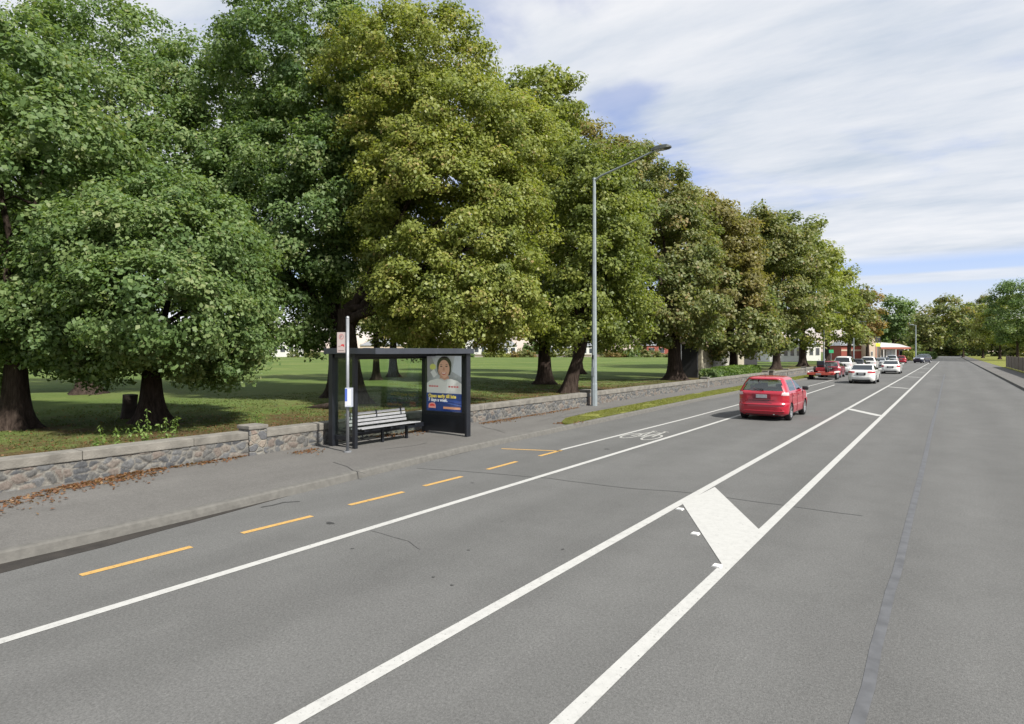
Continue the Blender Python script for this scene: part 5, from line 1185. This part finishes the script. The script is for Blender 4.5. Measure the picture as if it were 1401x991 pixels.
HB = dict(ctrl=[(.17, .70, -1.78, 1.74, .25, .05), (.24, .80, -1.87, 1.84, .30, .06), (.32, .825, -1.91, 1.90, .32, .07), (.48, .838, -1.925, 1.93, .34, .08), (.58, .842, -1.915, 1.935, .36, .08), (.64, .836, -1.88, 1.92, .36, .08), (.76, .835, -1.87, 1.88, .34, .08), (.86, .832, -1.865, 1.74, .30, .08), (.93, .825, -1.86, 1.45, .24, .10), (.985, .805, -1.845, 1.12, .20, .10), (1.02, .785, -1.825, .99, .18, .08), (1.14, .74, -1.76, .76, .20, .07), (1.30, .675, -1.66, .42, .22, .06), (1.41, .615, -1.575, .13, .24, .05), (1.47, .565, -1.56, -.02, .26, .05), (1.51, .47, -1.42, -.18, .26, .03), (1.53, .30, -1.05, -.50, .2, .01)],
    wheels=[(-1.24, .295), (1.22, .295)], rw=.295, belt=.98,
    side=lambda c: 1.02 < c.z < 1.40 and -1.33+(c.z-1.02)*.15 < c.y < .90-(c.z-1.02)*2.05 and abs(c.y+.27) > .045,
    rear=lambda c: 1.035 < c.z < 1.405 and abs(c.x) < .665-(c.z-1.03)*.30,
    front=lambda c: 1.03 < c.z < 1.42 and abs(c.x) < .70-(c.z-1.0)*.25,
    tails=lambda c, n: .74 < c.z < .99 and abs(c.x) > .63+(.99-c.z)*.15 and c.y < -1.60, tsplit=.88,
    heads=lambda c, n: .66 < c.z < .86 and abs(c.x) > .48 and c.y > 1.45,
    plate=(.85, -1.93), mirror=(.72, 1.04), mirror_m=M['blackplastic'], handles=(-.95, .0), seams=(-.30, .78, -1.15), seat_y=.05, seat_z=1.02, wiper=(1.035, -1.85), bumper=(.19, .27, -1.86), crease=True, antenna=(-1.35, 1.50))
SD = dict(ctrl=[(.17, .74, -2.10, 2.06, .25, .05), (.25, .85, -2.20, 2.18, .30, .07), (.34, .875, -2.25, 2.24, .34, .09), (.50, .885, -2.27, 2.27, .36, .1), (.62, .888, -2.24, 2.27, .38, .1), (.70, .885, -2.22, 2.24, .36, .1), (.80, .88, -2.20, 2.12, .34, .1), (.90, .87, -2.17, 1.70, .28, .1), (.96, .855, -2.12, 1.28, .22, .1), (1.00, .84, -2.05, 1.02, .20, .09), (1.05, .80, -1.88, .86, .18, .07), (1.18, .745, -1.52, .56, .18, .06), (1.31, .69, -1.20, .24, .18, .05), (1.39, .64, -.98, .0, .2, .04), (1.425, .55, -.80, -.16, .22, .03), (1.44, .34, -.55, -.36, .1, .01)],
    wheels=[(-1.32, .32), (1.34, .32)], rw=.32, belt=.99,
    side=lambda c: 1.02 < c.z < 1.34 and -1.30+(c.z-1.02)*1.15 < c.y < .72-(c.z-1.02)*1.9 and abs(c.y+.28) > .045,
    rear=lambda c: 1.03 < c.z < 1.37 and abs(c.x) < .70-(c.z-1.03)*.30,
    front=lambda c: 1.03 < c.z < 1.38 and abs(c.x) < .74-(c.z-1.0)*.3,
    tails=lambda c, n: .80 < c.z < .93 and abs(c.x) > .42 and c.y < -1.85, heads=lambda c, n: .64 < c.z < .82 and abs(c.x) > .5 and c.y > 1.7,
    plate=(.74, -2.30), mirror=(.62, 1.04), handles=(-1.0, .05), seams=(-.30, .80, -1.2), seat_y=.02, seat_z=1.0, bumper=(.19, .34, -2.27), antenna=None)
def scaled(base, sx=1, sy=1, sz=1, **kw):
    d = dict(base); d['ctrl'] = [(z*sz, hw*sx, yr*sy, yf*sy, rc, bow) for z, hw, yr, yf, rc, bow in base['ctrl']]
    inv = lambda c: Vector((c.x/sx, c.y/sy, c.z/sz))
    for k in ('side', 'rear', 'front'): d[k] = (lambda f: lambda c: f(inv(c)))(base[k])
    for k in ('tails', 'heads'): d[k] = (lambda f: lambda c, n: f(inv(c), n))(base[k])
    d['wheels'] = [(a*sy, r) for a, r in base['wheels']]; d['belt'] = base['belt']*sz; d['plate'] = (base['plate'][0]*sz, base['plate'][1]*sy)
    d['mirror'] = (base['mirror'][0]*sy, base['mirror'][1]*sz); d['seams'] = tuple(a*sy for a in base['seams']); d['handles'] = tuple(a*sy for a in base['handles']); d['seat_z'] = base['seat_z']*sz
    if base.get('wiper'): d['wiper'] = (base['wiper'][0]*sz, base['wiper'][1]*sy)
    if base.get('bumper'): d['bumper'] = (base['bumper'][0]*sz, base['bumper'][1]*sz, base['bumper'][2]*sy)
    d['antenna'] = None; d['crease'] = None; d.update(kw); return d
SUV = scaled(HB, 1.10, 1.18, 1.14); SUV['wheels'] = [(-1.42, .36), (1.40, .36)]; SUV['rw'] = .36
VAN = scaled(HB, 1.06, 1.22, 1.25); VAN['wheels'] = [(-1.46, .33), (1.44, .33)]; VAN['rw'] = .33

GR = 'cars driving away in the left lane'
car('red_hatchback', 'glossy red five door hatchback driving away in the left lane', 1042, 0, -5.30, HB, M['red'], M['carglass'], group=GR)
car('white_sedan', 'white sedan driving directly ahead of the red hatchback', 1178, 0, -5.33, SD, M['white'], M['darkglass'], group=GR)
SD2 = scaled(SD, 1, .98, 1.0); SD2['tails'] = lambda c, n: .74 < c.z < .92 and abs(c.x) > .58 and c.y < -1.85
car('white_sedan', 'farther white sedan in front of the first white sedan', 1218, 0, -5.15, SD2, M['white'], M['darkglass'], group=GR)
GPK = 'vehicles parked along the kerb past the trailer'
car('white_people_mover', 'white people mover parked beyond the red trailer', 1152, 0, -8.9, VAN, M['white'], M['darkglass'], group=GPK, detail=0)
car('black_hatchback', 'black hatchback parked between the people mover and the white wagon', 1172, 0, -8.9, HB, M['blackcar'], M['darkglass'], group=GPK, detail=0)
car('white_wagon', 'tall white wagon parked behind the first white sedan', 1187, 0, -8.6, SUV, M['white'], M['darkglass'], group=GPK, detail=0)
car('silver_sedan', 'silver sedan parked between the two white sedans', 1203, 0, -8.6, SD2, M['silver'], M['darkglass'], group=GPK, detail=0)
car('black_sedan', 'dark sedan parked farther on under the yellow sign', 1209, 0, -8.8, SD2, M['navy'], M['darkglass'], group=GPK, detail=0)
car('silver_wagon', 'silver wagon parked behind the farther white sedan', 1220, 0, -8.6, SUV, M['silver'], M['darkglass'], group=GPK, detail=0)
car('red_small_car', 'small red car parked at the far end right of the farther white sedan', 1233, 0, -8.0, HB, M['red'], M['darkglass'], group=GPK, detail=0)
x, y = GP(1262, 496.8)
car('navy_pickup', 'dark navy four wheel drive coming towards the camera at the road end', 0, 0, x, scaled(HB, 1.12, 1.2, 1.22, wheels=[(-1.45, .38), (1.42, .38)], rw=.38), M['navy'], M['carglass'], rz=math.pi-.35, detail=0, dy=y, group=None)

# red flatbed trailer hitched behind a dark red car at the kerb
ty = PL(1118, -9.1); tr = empty('flatbed_trailer', (-8.85, ty, 0), 0, 'red flatbed trailer parked at the kerb beyond the hatchback', 'trailer')
MB().box((-1.0, 0, .50), (1.0, 3.6, .60), bev=.02).build('deck', mat('red_trailer_frame', (.42, .06, .045), .5, nz=.3, nscale=6), tr)
MB().box((-1.02, -.06, .42), (1.02, -.002, .62), bev=.01).build('tail_beam', mat('red_tail_beam', (.50, .09, .06), .5, nz=.2), tr)
MB().tube([(-.5, 3.6, .5), (0, 4.8, .45)], .04, 6).build('drawbar', M['blackplastic'], tr); MB().tube([(.5, 3.6, .5), (0, 4.8, .45)], .04, 6).build('drawbar', M['blackplastic'], tr)
for s in (-1, 1):
    for yy_ in (1.4, 2.2):
        w_ = MB().tube([(s*.92, yy_, .31), (s*1.08, yy_, .31)], .31, 20).build('wheel', M['rubber'], tr); MB().tube([(s*1.081, yy_, .31), (s*1.09, yy_, .31)], .17, 14).build('rim', M['rim'], w_)
    MB().prism([(.95, .60), (1.05, .70), (2.55, .70), (2.65, .60)], s*.90 if s > 0 else -1.14, 1.14 if s > 0 else -.90, axis='x').build('mudguard', mat('mudguard_white', (.6, .58, .55), .5, nz=.1), tr)
    MB().box((s*.93-.08, -.09, .46), (s*.93+.08, -.062, .60)).build('tail_light', M['red_lens'], tr)
MB().box((-.35, -.085, .45), (.05, -.062, .56)).build('number_plate', M['plate'], tr)
m_ = MB(); m_.tube([(-.25, 3.5, .6), (-.25, 3.5, 1.3)], .03, 6); m_.tube([(.25, 3.5, .6), (.25, 3.5, 1.3)], .03, 6); m_.tube([(-.25, 3.5, 1.3), (.25, 3.5, 1.3)], .03, 6); m_.build('headboard', M['blackplastic'], tr)
ml = empty('ride_on_mower', (-9.0, ty+1.5, .60), 0, 'dark ride-on machine with white handlebars strapped on the red trailer', 'machine')
MB().box((-.42, -.55, .12), (.42, .45, .42), bev=.06).build('body', mat('machine_red', (.30, .03, .04), .4, nz=.2), ml)
MB().box((-.30, -.45, .42), (.30, .10, .62), bev=.06).build('seat', M['seat'], ml); MB().box((-.30, -.52, .55), (.30, -.36, 1.0), bev=.06).build('backrest', M['navy'], ml)
for s in (-1, 1):
    MB().tube([(s*.05, .35, .40), (s*.16, .30, .8), (s*.24, .25, 1.15)], .03, 6).build('handlebar', M['housewhite'], ml)
    for yy_, r_ in ((-.35, .26), (.42, .2)): MB().tube([(s*.36, yy_, r_), (s*.54, yy_, r_)], r_, 16).build('wheel', M['rubber'], ml)
car('dark_red_car', 'dark red car parked just ahead of the red trailer', 1139, 0, -8.9, HB, mat('dark_red_paint', (.20, .015, .03), .35, coat=.7, nz=.1), M['carglass'], group=None, detail=0, dy=ty+5.4)
